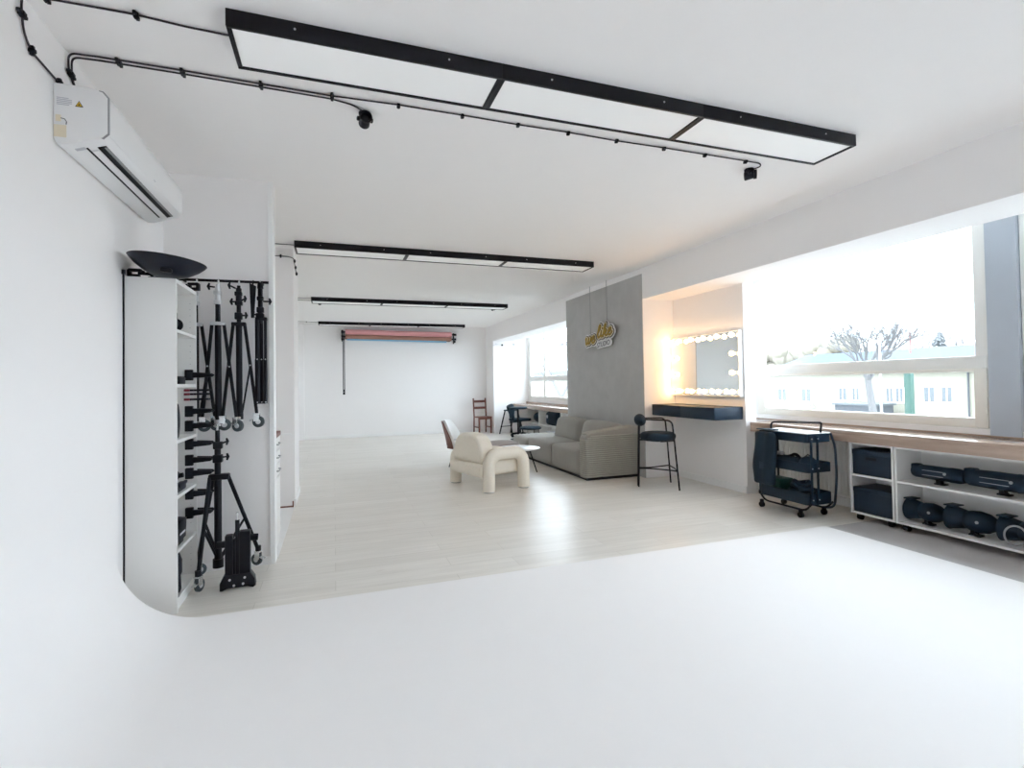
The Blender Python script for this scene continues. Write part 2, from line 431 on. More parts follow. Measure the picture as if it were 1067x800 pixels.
# ================================================================== EXTERIOR
def bare_tree(name, label, base, h, spread, m, seed, r0=0.22, lean=(0, 0), depth=5, fork=0.32, group=None):
    rnd = random.Random(seed)
    root = thing(name, label, 'tree', base, group=group)
    tr = MB(); br = MB()
    top = Vector((lean[0], lean[1], h*fork))
    tr.tube([(0, 0, 0), tuple(top*0.5 + Vector((0.08, 0.1, 0))), tuple(top)], [r0, r0*0.85, r0*0.7], 8)
    def grow(p, d, L, r, k):
        mid = p + d*L*0.5 + Vector((rnd.uniform(-1, 1), rnd.uniform(-1, 1), rnd.uniform(-0.3, 1)))*L*0.06
        q = p + d*L
        br.tube([p, mid, q], [r, r*0.8, r*0.6], 5 if k > 2 else 4)
        if k == 0: return
        for i in range(3 if k > 1 else 4):
            nd = (d + Vector((rnd.uniform(-1, 1), rnd.uniform(-1, 1), rnd.uniform(-0.35, 0.8)))*spread).normalized()
            grow(q if i else mid, nd, L*rnd.uniform(0.62, 0.8), r*0.58, k-1)
    for i in range(4):
        a = 2*PI*i/4 + rnd.uniform(0, 1)
        grow(top, Vector((math.cos(a)*0.6, math.sin(a)*0.6, 1)).normalized(), h*(1-fork)*0.38, r0*0.55, depth)
    tr.build('trunk', m, root); br.build('branches', m, root)
    return root

struct('ground', MB().box(6.0, 200, -60, 260, -5.2, -5.0), GROUND, 'pale street ground outside')
b = thing('building', 'long low cream building seen through the near window', 'building', (60, 45, -5))
MB().box(0, 12, -30, 14.0, 0, 6.9).build('facade', FACADE, b, smooth=False)
MB().box(-0.6, 12, -30, 14.2, 6.85, 7.05).prism([(-0.5, 7.05), (12, 7.05), (12, 9.9), (9, 9.9)], -30, 2.2, 'XZ').build('grey_roof', ROOFG, b, smooth=False)
MB().prism([(-0.5, 7.05), (12, 7.05), (12, 9.9), (9, 9.9)], 2.21, 14.2, 'XZ').build('blue_roof', ROOFB, b, smooth=False)
for (ya, yb, za, zb) in ((54.96, 56.36, -1.75, -.07), (51.08, 52.44, -2.5, -.05), (46.02, 47.07, -1.42, .07), (44.44, 45.3, -1.40, .07), (40.5, 41.2, -1.5, .05), (39.4, 40.15, -1.5, .05), (36.24, 37.24, -1.4, .2), (34.6, 35.56, -1.35, .2), (30.9, 31.9, -1.35, .2)):
    ya -= 45; yb -= 45; za += 5; zb += 5; w = .13
    f = MB().box(-0.08, 0.05, ya-w, ya, za-w, zb+w).box(-0.08, 0.05, yb, yb+w, za-w, zb+w).box(-0.08, 0.05, ya, yb, za-w, za).box(-0.08, 0.05, ya, yb, zb, zb+w).box(-0.06, 0.05, (ya+yb)/2-.05, (ya+yb)/2+.05, za, zb).build('window', SWHITE, b, smooth=False)
    MB().box(-0.03, 0.02, ya, yb, za, zb).build('pane', PANE, f, smooth=False)
MB().box(-0.9, 0.0, 5.6, 7.9, 2.4, 2.5).box(-0.9, -0.86, 5.6, 7.9, 2.5, 3.3).build('balcony', SWHITE, b, smooth=False)
MB().cyl((-0.15, -11.9, 0), (-0.15, -11.9, 6.9), 0.08).build('downpipe', ROOFG, b)
s = thing('shed', 'small grey flat-roofed shed in front of the cream building', 'shed', (57.0, 41.8, -5))
MB().box(-1.5, 1.5, -2.3, 2.3, 0, 3.2).build('walls', ROOFG, s, smooth=False)
MB().box(-1.7, 1.7, -2.5, 2.5, 3.2, 3.4).build('roof', PANE, s, smooth=False)
g = thing('green_post', 'tall teal green post standing before the cream building', 'post', (50, 32.3, -5))
MB().box(-0.25, 0.25, -0.30, 0.30, 0, 6.75, 0.05).build('post', GREENP, g)
MB().cyl((0, 0, 6.75), (0, 0, 7.1), 0.05).build('finial', GREENP, g)
p = thing('street_lamp', 'thin pale street lamp post rising beside the bare tree', 'street lamp', (40, 27.9, -5))
MB().cyl((0, 0, 0), (0, 0, 9.1), 0.09, 0.06, 10).build('pole', SWHITE, p)
MB().box(-0.9, 0.1, -0.1, 0.1, 9.05, 9.2, 0.04).build('lamp_head', SWHITE, p)
MB().cyl((7, -2.0, 8.7), (7, -2.0, 11.6), 0.10, 0.08, 8).sph((7, -2.0, 11.65), 0.14, 8).build('antenna_mast', REDP, b)['label'] = 'thin red mast on the roof'
bare_tree('bare_tree', 'leafless tree with leaning trunk before the cream building', (45, 31.6, -5), 12.2, 0.75, BARK, 3, 0.36, (0, 0.9), 6, 0.50)
for i, (x, y, h, sd, lb) in enumerate(((80, 52, 14.0, 5, 'pale bare tree behind the roof, left of the leaning tree'), (82, 45.2, 13.4, 9, 'pale bare tree behind the roof, right of the leaning tree'),
        (84, 64, 14.0, 12, 'pale bare tree behind the blue roof'), (86, 41, 12.0, 15, 'pale low bare tree at the right end of the roof'))):
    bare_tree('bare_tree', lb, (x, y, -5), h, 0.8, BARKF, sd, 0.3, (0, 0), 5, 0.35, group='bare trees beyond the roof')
hd = thing('hedge', 'beige clipped hedge rising behind the blue roof', 'hedge', (78, 70, -5))
hb = MB(); rnd = random.Random(4)
for i in range(60):
    hb.sph((rnd.uniform(-1.5, 1.5), rnd.uniform(-11, 9), rnd.uniform(6, 11.6)), rnd.uniform(1.0, 1.8), 8)
hb.build('foliage', HEDGE, hd)
MB().cyl((0, 0, 0), (0, 0, 7), 0.3).build('trunk', BARKF, hd)
cf = thing('conifer', 'pale conifer top showing over the grey roof', 'tree', (78, 46.3, -5))
cm = MB()
cm.cyl((0, 0, 6), (0, 0, 12.3), 0.5, 0.05, 8)
rnd = random.Random(8)
for i in range(150):
    z = rnd.uniform(6.5, 12.2); L_ = 0.25+(12.4-z)*0.42; a = rnd.uniform(0, 2*PI)
    cm.tube([(0, 0, z), (L_*0.6*math.cos(a), L_*0.6*math.sin(a), z+0.10), (L_*math.cos(a), L_*math.sin(a), z-0.12)], [0.16, 0.14, 0.02], 5)
cm.build('needles', CONIF, cf); MB().cyl((0, 0, 0), (0, 0, 8), 0.2).build('trunk', BARKF, cf)
# beyond the far window
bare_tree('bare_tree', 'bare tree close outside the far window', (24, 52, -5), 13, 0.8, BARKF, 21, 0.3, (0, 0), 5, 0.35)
fb = thing('building', 'pale apartment house beyond the far window', 'building', (45, 118, -5))
MB().box(0, 10, -25, 30, 0, 7.2).build('facade', FACADE, fb, smooth=False)
MB().prism([(-0.5, 7.2), (10.5, 7.2), (5, 9.0)], -25.5, 30.5, 'XZ').build('roof', ROOFB, fb, smooth=False)

# ================================================================== CEILING LIGHTS
def led_row(y, x0, x1, label):
    t = thing('ceiling_light', label, 'ceiling light', ((x0+x1)/2, y+0.16, H), group='black framed ceiling light rows')
    L = (x1-x0)/3; yw = 0.157
    for k in range(3):
        a = -L*1.5 + k*L; c = a+L
        f = MB()
        f.box(a, c, -yw, -yw+0.018, -0.075, 0, 0.002).box(a, c, yw-0.018, yw, -0.075, 0, 0.002)
        f.box(a, a+0.020, -yw+.018, yw-.018, -0.075, 0, 0.002).box(c-0.020, c, -yw+.018, yw-.018, -0.075, 0, 0.002)
        fr = f.build('panel_frame', BLACKM, t)
        MB().box(a+0.018, c-0.018, -yw+0.016, yw-0.016, -0.068, -0.012).build('diffuser', LED, fr, smooth=False)
        for q in (0.22, 0.78): MB().cyl((a+L*q, -yw-0.003, -0.035), (a+L*q, -yw+0.002, -0.035), 0.005, seg=8).build('screw', SILVER, fr)
    return t
led_row(2.372, -0.415, 3.245, 'black framed row of three light panels nearest the camera')
led_row(5.99, -0.395, 3.27, 'black framed light row, second from the camera')
led_row(9.71, -0.37, 3.33, 'black framed light row, third from the camera')
led_row(13.36, -0.35, 3.35, 'farthest black framed light row, above the backdrop rolls')

def clip_mb(p, d, up, w=0.030):
    """small cable clip straddling a cable at p along direction d, on a surface with normal -up"""
    d = Vector(d).normalized(); up = Vector(up).normalized(); sd = d.cross(up)
    R = Matrix((sd, d, up)).transposed().to_4x4()
    m = MB()
    m.box(-w, w, -0.007, 0.007, -0.004, 0.012, 0.002, 1, Matrix.Translation(p) @ R)
    m.box(-w*0.45, w*0.45, -0.010, 0.010, -0.008, 0.016, 0.003, 1, Matrix.Translation(p) @ R)
    return m
def cable(label, paths, clips, loc, r=0.0045, group=None):
    t = thing('cable', label, 'cable', loc, group=group)
    l = Vector(loc)
    for p in paths:
        MB().tube([Vector(q)-l for q in p], r, 8).build('cord', CABLE, t)
    for (p, d, up, w) in clips:
        clip_mb(Vector(p)-l, d, up, w).build('clip', BLACKP, t)
    return t
zc = H-0.008
# cable feeding the nearest light row: along the wall and the ceiling
XW = -1.162
cable('single black cable from the wall to the nearest light row',
      [round_path([(XW, 2.83, 2.75), (XW, 2.60, 2.755), (XW, 2.545, 2.80), (XW, 2.53, 2.90), (XW+0.004, 2.53, H-0.010), (-1.08, 2.53, zc), (-0.78, 2.525, zc), (-0.60, 2.545, zc), (-0.405, 2.55, zc)], 0.05)],
      [((XW, 2.527, 2.86), (0, 0.1, 1), (1, 0, 0), .028), ((XW, 2.60, 2.757), (0, 1, .1), (1, 0, 0), .02), ((XW, 2.82, 2.752), (0, 1, 0), (1, 0, 0), .016), ((-1.08, 2.53, zc), (1, 0, 0), (0, 0, -1), .02), ((-0.775, 2.525, zc), (1, 0, 0), (0, 0, -1), .026)],
      (-1.1, 2.53, 2.9))
yl = [2.905, 2.925]
p1 = round_path([(XW, 3.06, 2.79), (XW, 2.985, 2.80), (XW, 2.915, 2.86), (XW+.003, 2.905, H-.012), (-1.05, 2.905, zc), (-0.70, 2.905, zc), (-0.345, 2.912, zc), (0.0, 2.918, zc), (0.36, 2.90, zc), (0.73, 2.90, zc), (1.08, 2.905, zc), (1.42, 2.90, zc), (1.77, 2.908, zc), (2.14, 2.90, zc), (2.48, 2.898, zc), (2.84, 2.898, zc), (2.97, 2.90, zc), (3.02, 2.94, zc), (3.0, 3.0, zc)], 0.03)
p2 = round_path([(XW, 3.07, 2.775), (XW, 3.0, 2.785), (XW, 2.945, 2.85), (XW+.003, 2.937, H-.012), (-1.05, 2.937, zc), (-0.70, 2.937, zc), (-0.345, 2.944, zc), (0.0, 2.95, zc), (0.12, 2.98, zc), (0.17, 3.03, zc)], 0.03)
cl = [((x, 2.905 + (0.015 if x < 0.1 else 0), zc), (1, 0, 0), (0, 0, -1), (0.034 if x < 0.1 else 0.018)) for x in (-0.967, -0.70, -0.346, 0.005, 0.36, 0.73, 1.08, 1.42, 1.77, 2.14, 2.48, 2.84)]
cl += [((XW, 2.93, 2.85), (0, .2, 1), (1, 0, 0), .032)]
cable('pair of black cables along the ceiling feeding two sockets', [p1, p2], cl, (0.0, 2.92, 2.93))
def socket(loc, rz, label):
    t = thing('ceiling_socket', label, 'socket', loc, rz, group='black ceiling sockets')
    MB().cyl((0, 0, 0), (0, 0, -0.022), 0.036, 0.034, 20, 0.004).build('base', BLACKP, t)
    m = MB().cyl((0, -0.03, -0.045), (0, 0.035, -0.052), 0.028, 0.032, 18, 0.005).box(-0.02, 0.02, -0.02, 0.02, -0.06, -0.01, 0.004)
    m.build('housing', BLACKP, t)
    MB().lathe([(0.020, 0), (0.034, 0.0), (0.034, 0.02), (0.028, 0.02), (0.024, 0.008), (0.02, 0.0)], Matrix.Translation((0, -0.03, -0.045)) @ RX90).build('ring', BLACKP, t)
    for q in (-0.038, 0.038): MB().box(q-.008, q+.008, -0.012, 0.012, -0.05, -0.03, 0.004).build('catch', BLACKP, t)
    return t
sk = socket((0.185, 3.06, H), 0.1, 'black ceiling socket near the air conditioner end of the cable pair')
dup(sk, 'black ceiling socket at the right end of the long ceiling cable', (2.985, 3.02, H), 0.9)
dup(sk, 'black ceiling socket under the left end of the third light row', (-0.235, 10.12, H), 0)
dup(sk, 'black ceiling socket under the right end of the third light row', (3.14, 10.12, H), 0.3)
cable('black cable joining the second light row to the alcove ceiling', [[(-1.5, 6.16, zc), (-0.38, 6.16, zc)]], [((-0.8, 6.16, zc), (1, 0, 0), (0, 0, -1), .02)], (-0.5, 6.16, zc))
cable('black cable with clips bending round the white alcove pier', [round_path([(-1.2, 6.34, 2.85), (-0.48, 6.34, 2.85), (-0.425, 6.342, 2.835), (-0.422, 6.45, 2.80), (-0.422, 6.75, 2.73)], 0.05)],
      [((-0.56, 6.34, 2.85), (1, 0, 0), (0, -1, 0), .02), ((-0.422, 6.40, 2.815), (0, 1, -.3), (1, 0, 0), .02), ((-0.422, 6.56, 2.776), (0, 1, -.25), (1, 0, 0), .02), ((-0.422, 6.73, 2.735), (0, 1, -.25), (1, 0, 0), .022)], (-0.5, 6.4, 2.8))
cable('pair of black cables feeding the third light row', [[(-0.84, 9.85, zc), (-0.36, 9.85, zc)], [(-0.84, 10.1, zc), (-0.27, 10.1, zc)]],
      [((-0.62, 9.85, zc), (1, 0, 0), (0, 0, -1), .02), ((-0.62, 10.1, zc), (1, 0, 0), (0, 0, -1), .02)], (-0.6, 9.9, zc))
cable('black cable feeding the farthest light row', [round_path([(-0.84, 13.45, zc), (-0.6, 13.45, zc), (-0.45, 13.47, zc-.006), (-0.34, 13.5, zc)], .05)], [((-0.62, 13.45, zc), (1, 0, 0), (0, 0, -1), .02)], (-0.6, 13.45, zc))

# ================================================================== AIR CONDITIONER
ac = thing('air_conditioner', 'white wall mounted air conditioner high on the left wall', 'air conditioner', (-1.17, 2.79, 2.46))
AL = 1.18
pr = [(0, 0.02), (0, 0.275), (0.13, 0.275), (0.185, 0.262), (0.207, 0.235), (0.207, 0.07), (0.185, 0.045), (0.05, 0.0), (0.015, 0.0)]
MB().prism(pr, 0, AL, 'XZ', 0.008, 2).build('body', ACW, ac)
pf = [(0.186, 0.262), (0.209, 0.238), (0.213, 0.20), (0.213, 0.085), (0.206, 0.066), (0.198, 0.07), (0.2, 0.2), (0.18, 0.255)]
MB().prism(pf, 0.006, AL-0.006, 'XZ').build('front_panel', ACW, ac)
dv = Vector((0.185-0.05, 0, 0.045)).normalized(); nv = Vector((dv.z, 0, -dv.x))
def acbox(u0, u1, y0, y1, n0, n1, bev=0.0):
    Mx = Matrix((dv, Vector((0, 1, 0)), nv)).transposed().to_4x4(); Mx.translation = Vector((0.05, 0, 0.0))
    return MB().box(u0, u1, y0, y1, n0, n1, bev, 2, Mx)
acbox(0.094, 0.130, 0.07, AL-0.06, -0.012, 0.002).build('outlet_slot', BLACKP, ac)
MB().prism([(0.17, 0.2655), (0.187, 0.263), (0.209, 0.237), (0.209, 0.068), (0.186, 0.0435), (0.17, 0.05)], 0.0015, 0.0065, 'XZ').build('panel_seam', MGREY, ac, smooth=False)
acbox(0.052, 0.060, 0.06, AL-0.09, -0.002, 0.0025).build('lower_slot', BLACKP, ac)
acbox(0.063, 0.093, 0.09, AL-0.07, 0.001, 0.008, 0.003).build('louver', ACW, ac)
acbox(0.118, 0.130, 0.08, AL-0.07, 0.002, 0.004).build('vane', MGREY, ac)
st = MB().prism([(0.082, 0.176), (0.112, 0.176), (0.097, 0.203)], -0.0015, 0.001, 'XZ').build('warning_sticker', BLACKP, ac, smooth=False)
MB().prism([(0.0865, 0.1785), (0.1075, 0.1785), (0.097, 0.1985)], -0.0025, 0.0, 'XZ').build('sticker_face', YELLOW, st, smooth=False)
MB().sph((0.097, -0.0025, 0.185), 0.0035, 8).build('symbol', BLACKP, st)
m = MB()
for k in range(5): m.box(0.014, 0.07-0.012*(k == 4)-.01*(k == 0), -0.0012, 0.001, 0.176+k*0.0075, 0.1795+k*0.0075)
m.build('printed_text', LGREY, ac, smooth=False)
MB().box(0.010, 0.03, -0.001, 0.001, 0.10, 0.13).box(0.004, 0.05, -0.0008, 0.001, 0.03, 0.085).build('stain', ACY, ac, smooth=False)
MB().tube([(0.03, -0.003, 0.115), (0.045, -0.004, 0.112), (0.052, -0.004, 0.10), (0.05, -0.003, 0.088)], 0.0015, 6).build('wire', BLACKP, ac)
m = acbox(0.01, 0.05, 0.05, 0.075, 0.0, 0.0008); 
m.build('rating_label', LGREY, ac, smooth=False)
MB().box(0.2125, 0.2142, 0.60, 0.625, 0.085, 0.089).build('badge', LGREY, ac, smooth=False)

# ================================================================== BOOKCASE AND WHAT IT HOLDS
BX0, BX1, BY0, BY1 = -1.165, -0.903, 3.602, 4.09
bc = thing('bookcase', 'tall narrow white bookcase at the end of the cove', 'bookcase', (BX0, BY0, 0))
bw, bd, bh = BY1-BY0, BX1-BX0, 2.031
MB().box(0, bd, 0, 0.018, 0, bh, 0.001).build('side_panel', WHITEB, bc, smooth=False)
MB().box(0, bd, bw-0.018, bw, 0, bh, 0.001).build('side_panel', WHITEB, bc, smooth=False)
MB().box(0, 0.006, 0.018, bw-0.018, 0.03, bh-.005).build('back_panel', WHITEB, bc, smooth=False)
MB().box(0.0, bd, 0.018, bw-0.018, bh-0.025, bh-.001).build('top', WHITEB, bc, smooth=False)
SZ = [1.723, 1.386, 1.043, 0.704, 0.375, 0.085]
for z in SZ: MB().box(0.006, bd-0.002, 0.018, bw-0.018, z-0.020, z).build('shelf', WHITEB, bc, smooth=False)
MB().box(bd-0.03, bd-0.014, 0.018, bw-0.018, 0, 0.066).build('plinth', WHITEB, bc, smooth=False)
m = MB()
for k in range(44):
    z = 0.14+k*0.042
    if min(abs(z-q) for q in SZ) > 0.03: m.cyl((bd-0.035, bw-0.0185, z), (bd-0.035, bw-0.0175, z), 0.0025, seg=6)
m.build('peg_holes', MGREY, bc)
# items on shelves
t = thing('headphones', 'black headphones on the top bookcase shelf', 'headphones', (-0.955, 3.755, 1.723))
MB().tube([(0.0, -0.06, 0.06), (0, -0.05, 0.12), (0, 0, 0.145), (0, 0.05, 0.12), (0, 0.06, 0.06)], 0.008, 8).build('headband', BLACKP, t)
for s_ in (-1, 1): MB().cyl((0, s_*0.045, 0.045), (0, s_*0.075, 0.045), 0.042, 0.036, 18, 0.008).build('ear_cup', BLACKP, t)
MB().tube(round_path([(0.02, 0.05, 0.01), (0.03, 0.10, 0.006), (0.03, 0.18, 0.006), (0.01, 0.26, 0.006)], .05), 0.003, 6).build('cord', CABLE, t)
t = thing('battery_case', 'flat dark case on the second bookcase shelf from the top', 'case', (-0.955, 3.77, 1.386))
MB().box(-0.045, 0.045, -0.07, 0.07, 0, 0.045, 0.006).build('case', BLACKP, t); MB().box(-0.04, 0.04, -0.066, 0.066, 0.0455, 0.05, 0.002).build('lid', BLACKP, t)
t = thing('softbox_bag', 'upright dark bag at the front of the third bookcase shelf', 'bag', (-0.96, 3.665, 1.043))
MB().cushion(0, 0, 0.115, 0.10, 0.05, 0.23, 0.02, (0.01, 0.008, 0)).build('bag', BLACKP, t); MB().tube(round_path([(-.03, 0, .22), (-.03, 0, .26), (.03, 0, .26), (.03, 0, .22)], .03), .005, 6).build('handle', BLACKP, t)
t = thing('camera_grip', 'black rounded gadget standing on the fourth bookcase shelf', 'gadget', (-0.97, 3.735, 0.704))
MB().lathe([(0, 0), (0.045, 0), (0.05, 0.02), (0.03, 0.06), (0.045, 0.09), (0.05, 0.12), (0.03, 0.145), (0, 0.15)]).build('body', BLACKP, t); MB().cyl((0, 0, 0.10), (0.07, 0, 0.11), 0.015).build('knob', BLACKP, t)
t = thing('hand_tool', 'black pistol-shaped tool lying on the fourth bookcase shelf', 'tool', (-0.94, 3.83, 0.704))
MB().box(-0.02, 0.02, -0.09, 0.06, 0.0, 0.05, 0.012, 3).build('body', BLACKP, t); MB().cyl((0, 0.05, 0.03), (0, 0.13, 0.035), 0.016, 0.010, 12).build('nozzle', BLACKP, t)
t = thing('flash_trigger_box', 'black tapered unit with white lettering strip on the fifth bookcase shelf', 'flash unit', (-0.965, 3.765, 0.375))
MB().prism([(-0.05, 0.03), (0.05, 0.03), (0.055, 0.15), (-0.05, 0.165)], -0.09, 0.09, 'XZ', 0.008, 2).build('body', BLACKP, t)
MB().box(-0.04, 0.04, -0.07, 0.07, 0, 0.032, 0.004).build('foot', BLACKP, t)
MB().box(0.0515, 0.0535, -0.06, 0.06, 0.066, 0.078).build('lettering_strip', LGREY, t, smooth=False)
t = thing('upright_strobe', 'black studio flash head upright on the bottom bookcase shelf', 'flash head', (-0.97, 3.735, 0.085))
MB().lathe([(0, 0), (0.05, 0.0), (0.055, 0.02), (0.052, 0.1), (0.06, 0.12), (0.06, 0.2), (0.05, 0.23), (0.045, 0.25), (0, 0.255)]).build('body', BLACKP, t)
MB().tube(round_path([(0, -0.03, 0.25), (0.0, 0.0, 0.285), (0, 0.05, 0.27), (0, 0.06, 0.22)], .02), 0.010, 8).build('handle', BLACKP, t)

# A-clamps gripping the front edge of the far side panel
def a_clamp(label, z, red=False):
    t = thing('spring_clamp', label, 'clamp', (-0.903, 4.08, z), 0, group='clamps on the bookcase edge')
    jm = BLACKP
    if not red:
        MB().box(-0.062, -0.014, -0.045, -0.012, -0.037, 0.037, 0.005).build('jaw', jm, t)
        MB().box(-0.062, -0.014, 0.013, 0.038, -0.037, 0.037, 0.005).build('jaw', jm, t)
        MB().prism([(-0.02, -0.020), (0.015, -0.018), (0.09, -0.012), (0.105, 0.0), (0.09, 0.012), (0.015, 0.018), (-0.02, 0.020)], -0.045, -0.018, 'XZ', 0.005, 2).build('handle', jm, t)
        MB().prism([(-0.02, -0.020), (0.015, -0.018), (0.09, -0.012), (0.105, 0.0), (0.09, 0.012), (0.015, 0.018), (-0.02, 0.020)], 0.02, 0.045, 'XZ', 0.005, 2).build('handle', jm, t)
        MB().cyl((0.0, -0.03, 0), (0.0, 0.03, 0), 0.012).build('pivot', jm, t)
    else:
        MB().box(-0.07, -0.035, -0.03, -0.012, -0.008, 0.008, 0.003).build('red_tip', RED, t)['label'] = 'dark red rubber tip'
        MB().box(-0.07, -0.035, 0.013, 0.025, -0.008, 0.008, 0.003).build('jaw', BLACKP, t)
        MB().box(-0.035, 0.08, -0.028, -0.014, -0.007, 0.007, 0.003).build('handle', BLACKP, t)
        MB().box(-0.035, 0.08, 0.013, 0.026, -0.007, 0.007, 0.003).build('handle', BLACKP, t)
    return t
names = ['topmost black clamp, gripping the bookcase edge above the red-tipped clamps', 'black clamp directly below the red-tipped clamps', 'third large black clamp down the bookcase edge, beside the casters', 'fourth large black clamp down the bookcase edge, below the casters',
         'fifth large black clamp down the bookcase edge', 'sixth large black clamp down the bookcase edge, beside the tripod collar', 'seventh large black clamp down the bookcase edge', 'lowest black clamp on the bookcase edge']
for nm, z in zip(names, (1.45, 1.20, 1.10, 0.975, 0.865, 0.775, 0.635, 0.505)): a_clamp(nm, z)
for nm, z in zip(('upper slim clamp with dark red tip on the bookcase edge', 'middle slim clamp with dark red tip on the bookcase edge', 'lower slim clamp with dark red tip on the bookcase edge'), (1.345, 1.318, 1.282)): a_clamp(nm, z, True)

# beauty dish lying on the bookcase
bdish = thing('beauty_dish', 'large dark bowl-shaped reflector tilted on top of the bookcase', 'reflector', (-0.957, 3.61, 2.033))
tilt = Matrix.Rotation(math.radians(6), 4, 'Y')
kr, kz = 0.89, 0.74
pf = [(r_*kr, z_*kz) for r_, z_ in [(0.0, 0.0), (0.07, 0.002), (0.13, 0.035), (0.19, 0.085), (0.222, 0.125), (0.228, 0.140), (0.224, 0.141), (0.215, 0.125), (0.18, 0.086), (0.12, 0.04), (0.06, 0.010), (0.0, 0.008)]]
MB().lathe(pf, tilt, 48).build('bowl', DISH, bdish)
MB().lathe([(r_*kr, z_*kz) for r_, z_ in [(0.228, 0.136), (0.231, 0.14), (0.228, 0.145), (0.223, 0.142)]], tilt, 48).build('rim', BLACKM, bdish)
MB().box(0.0, 0.06, -0.14, -0.10, 0.012, 0.04, 0.01, 2, tilt).build('bracket', BLACKP, bdish)
def super_clamp(loc, rz, label):
    t = thing('super_clamp', label, 'clamp', loc, rz, group='black clamps on top of the bookcase')
    MB().box(-0.05, 0.01, -0.016, 0.016, 0.0, 0.022, 0.006).box(-0.05, 0.02, -0.016, 0.016, 0.038, 0.056, 0.006).box(-0.055, -0.035, -0.016, 0.016, 0.0, 0.05, 0.006).build('jaw', BLACKP, t)
    MB().cyl((0.0, 0, 0.03), (0.06, 0, 0.028), 0.010).sph((0.07, 0, 0.028), 0.016, 10).build('spigot', BLACKP, t)
    MB().cyl((0.035, -0.03, 0.03), (0.035, 0.03, 0.03), 0.006).sph((0.035, -0.034, 0.03), 0.011, 8).build('knob', BLACKP, t)
    MB().box(0.05, 0.13, -0.008, 0.008, -0.0, 0.012, 0.004).build('lever', BLACKP, t)
    return t
sc1 = super_clamp((-1.115, 3.66, 2.033), 0.0, 'black clamp at the left rear corner on top of the bookcase')
dup(sc1, 'black clamp at the right front corner on top of the bookcase', (-0.925, 4.05, 2.033), PI*0.93)
ap = thing('support_pole', 'thin black pole standing between cove and bookcase', 'pole', (-1.150, 3.535, 0))
MB().cyl((0, 0, 0.0), (0, 0, 2.04), 0.005, seg=10).build('pole', BLACKM, ap)
MB().cyl((0, 0, 2.03), (0, 0, 2.055), 0.010, seg=12).build('cap', BLACKP, ap)
MB().cyl((0, 0, 0.0), (0, 0, 0.02), 0.016, seg=12).build('foot', BLACKP, ap)

# ================================================================== STAND RAIL AND HANGING STANDS
rl = thing('wall_rail', 'thin black rail on the partition carrying the hanging stands', 'rail', (-0.75, 4.27, 2.15))
MB().cyl((-0.33, 0, 0), (0.287, 0, 0.004), 0.010, seg=12).build('bar', BLACKM, rl)
for x in (-0.28, 0.24): MB().cyl((x, 0, 0), (x, 0.08, 0), 0.008).build('bracket', BLACKM, rl)
def hook(x, lb):
    t = thing('hook', lb, 'hook', (x, 4.27, 2.15), 0, group='steel hooks on the rail')
    pts = [(0, math.cos(a)*0.016, math.sin(a)*0.016) for a in [math.radians(d) for d in range(-30, 211, 20)]]
    pts += [(0, -0.016, -0.03), (0, -0.012, -0.05), (0, 0.0, -0.058), (0, 0.010, -0.048)]
    MB().tube(pts, 0.0035, 6).build('wire', CHROME, t)
    MB().box(-.006, .006, -0.02, -0.012, -0.03, 0.0, .002).build('tab', SILVER, t)
for x, lb in zip((-0.936, -0.797, -0.661, -0.519), ('leftmost steel hook on the rail', 'steel hook above the silver-topped stand', 'steel hook above the black stand with knobs', 'rightmost steel hook on the rail')): hook(x, lb)

def caster(parent, x, y, z, rz=0.0, r=0.042):
    """wheel hanging below point; centre of wheel at z-0.055"""
    Mx = Matrix.Translation((x, y, z)) @ Matrix.Rotation(rz, 4, 'Z')
    t = MB()
    t.box(-0.02, 0.02, -0.02, -0.014, -0.055, 0.0, 0.002, 1, Mx).box(-0.02, 0.02, 0.014, 0.02, -0.055, 0.0, 0.002, 1, Mx).box(-0.022, 0.022, -0.02, 0.02, -0.006, 0.006, 0.002, 1, Mx)
    t.box(-0.065, -0.02, -0.016, 0.016, -0.03, -0.022, 0.002, 1, Mx @ Matrix.Rotation(-0.4, 4, 'Y'))
    c = t.build('caster', CHROME, parent)
    w = MB().lathe([(0.012, -0.012), (r-0.008, -0.014), (r, -0.009), (r, 0.009), (r-0.008, 0.014), (0.012, 0.012)], Mx @ Matrix.Translation((0.012, 0, -0.058)) @ RX90, 22).build('wheel', WHEEL, c)
    MB().lathe([(0, -0.016), (0.016, -0.016), (0.020, -0.011), (0.020, 0.011), (0.016, 0.016), (0, 0.016)], Mx @ Matrix.Translation((0.012, 0, -0.058)) @ RX90, 14).build('hub', SILVER, c)
    return c
class Knobs:
    def __init__(s, parent): s.p = parent
    def box(s, *a): MB().box(*a).build('sleeve', BLACKP, s.p); return s
    def cyl(s, *a, **k): MB().cyl(*a, **k).build('knob', BLACKP, s.p); return s
    def build(s, *a): pass
def tknob(k_, p, d, L=0.05):
    m = MB(); tknob_mb(m, p, d, L); m.build('knob', BLACKP, k_.p)
def tknob_mb(m, p, d, L=0.05):
    p = Vector(p); d = Vector(d).normalized()
    m.cyl(p, p+d*L*0.7, 0.006, seg=8)
    e = p+d*L*0.7
    sd = d.cross(Vector((0, 0, 1))).normalized() if abs(d.z) < 0.9 else Vector((1, 0, 0))
    m.tube([e-Vector((0, 0, 0.024)), e+d*0.008, e+Vector((0, 0, 0.024))], [0.006, 0.010, 0.006], 8)
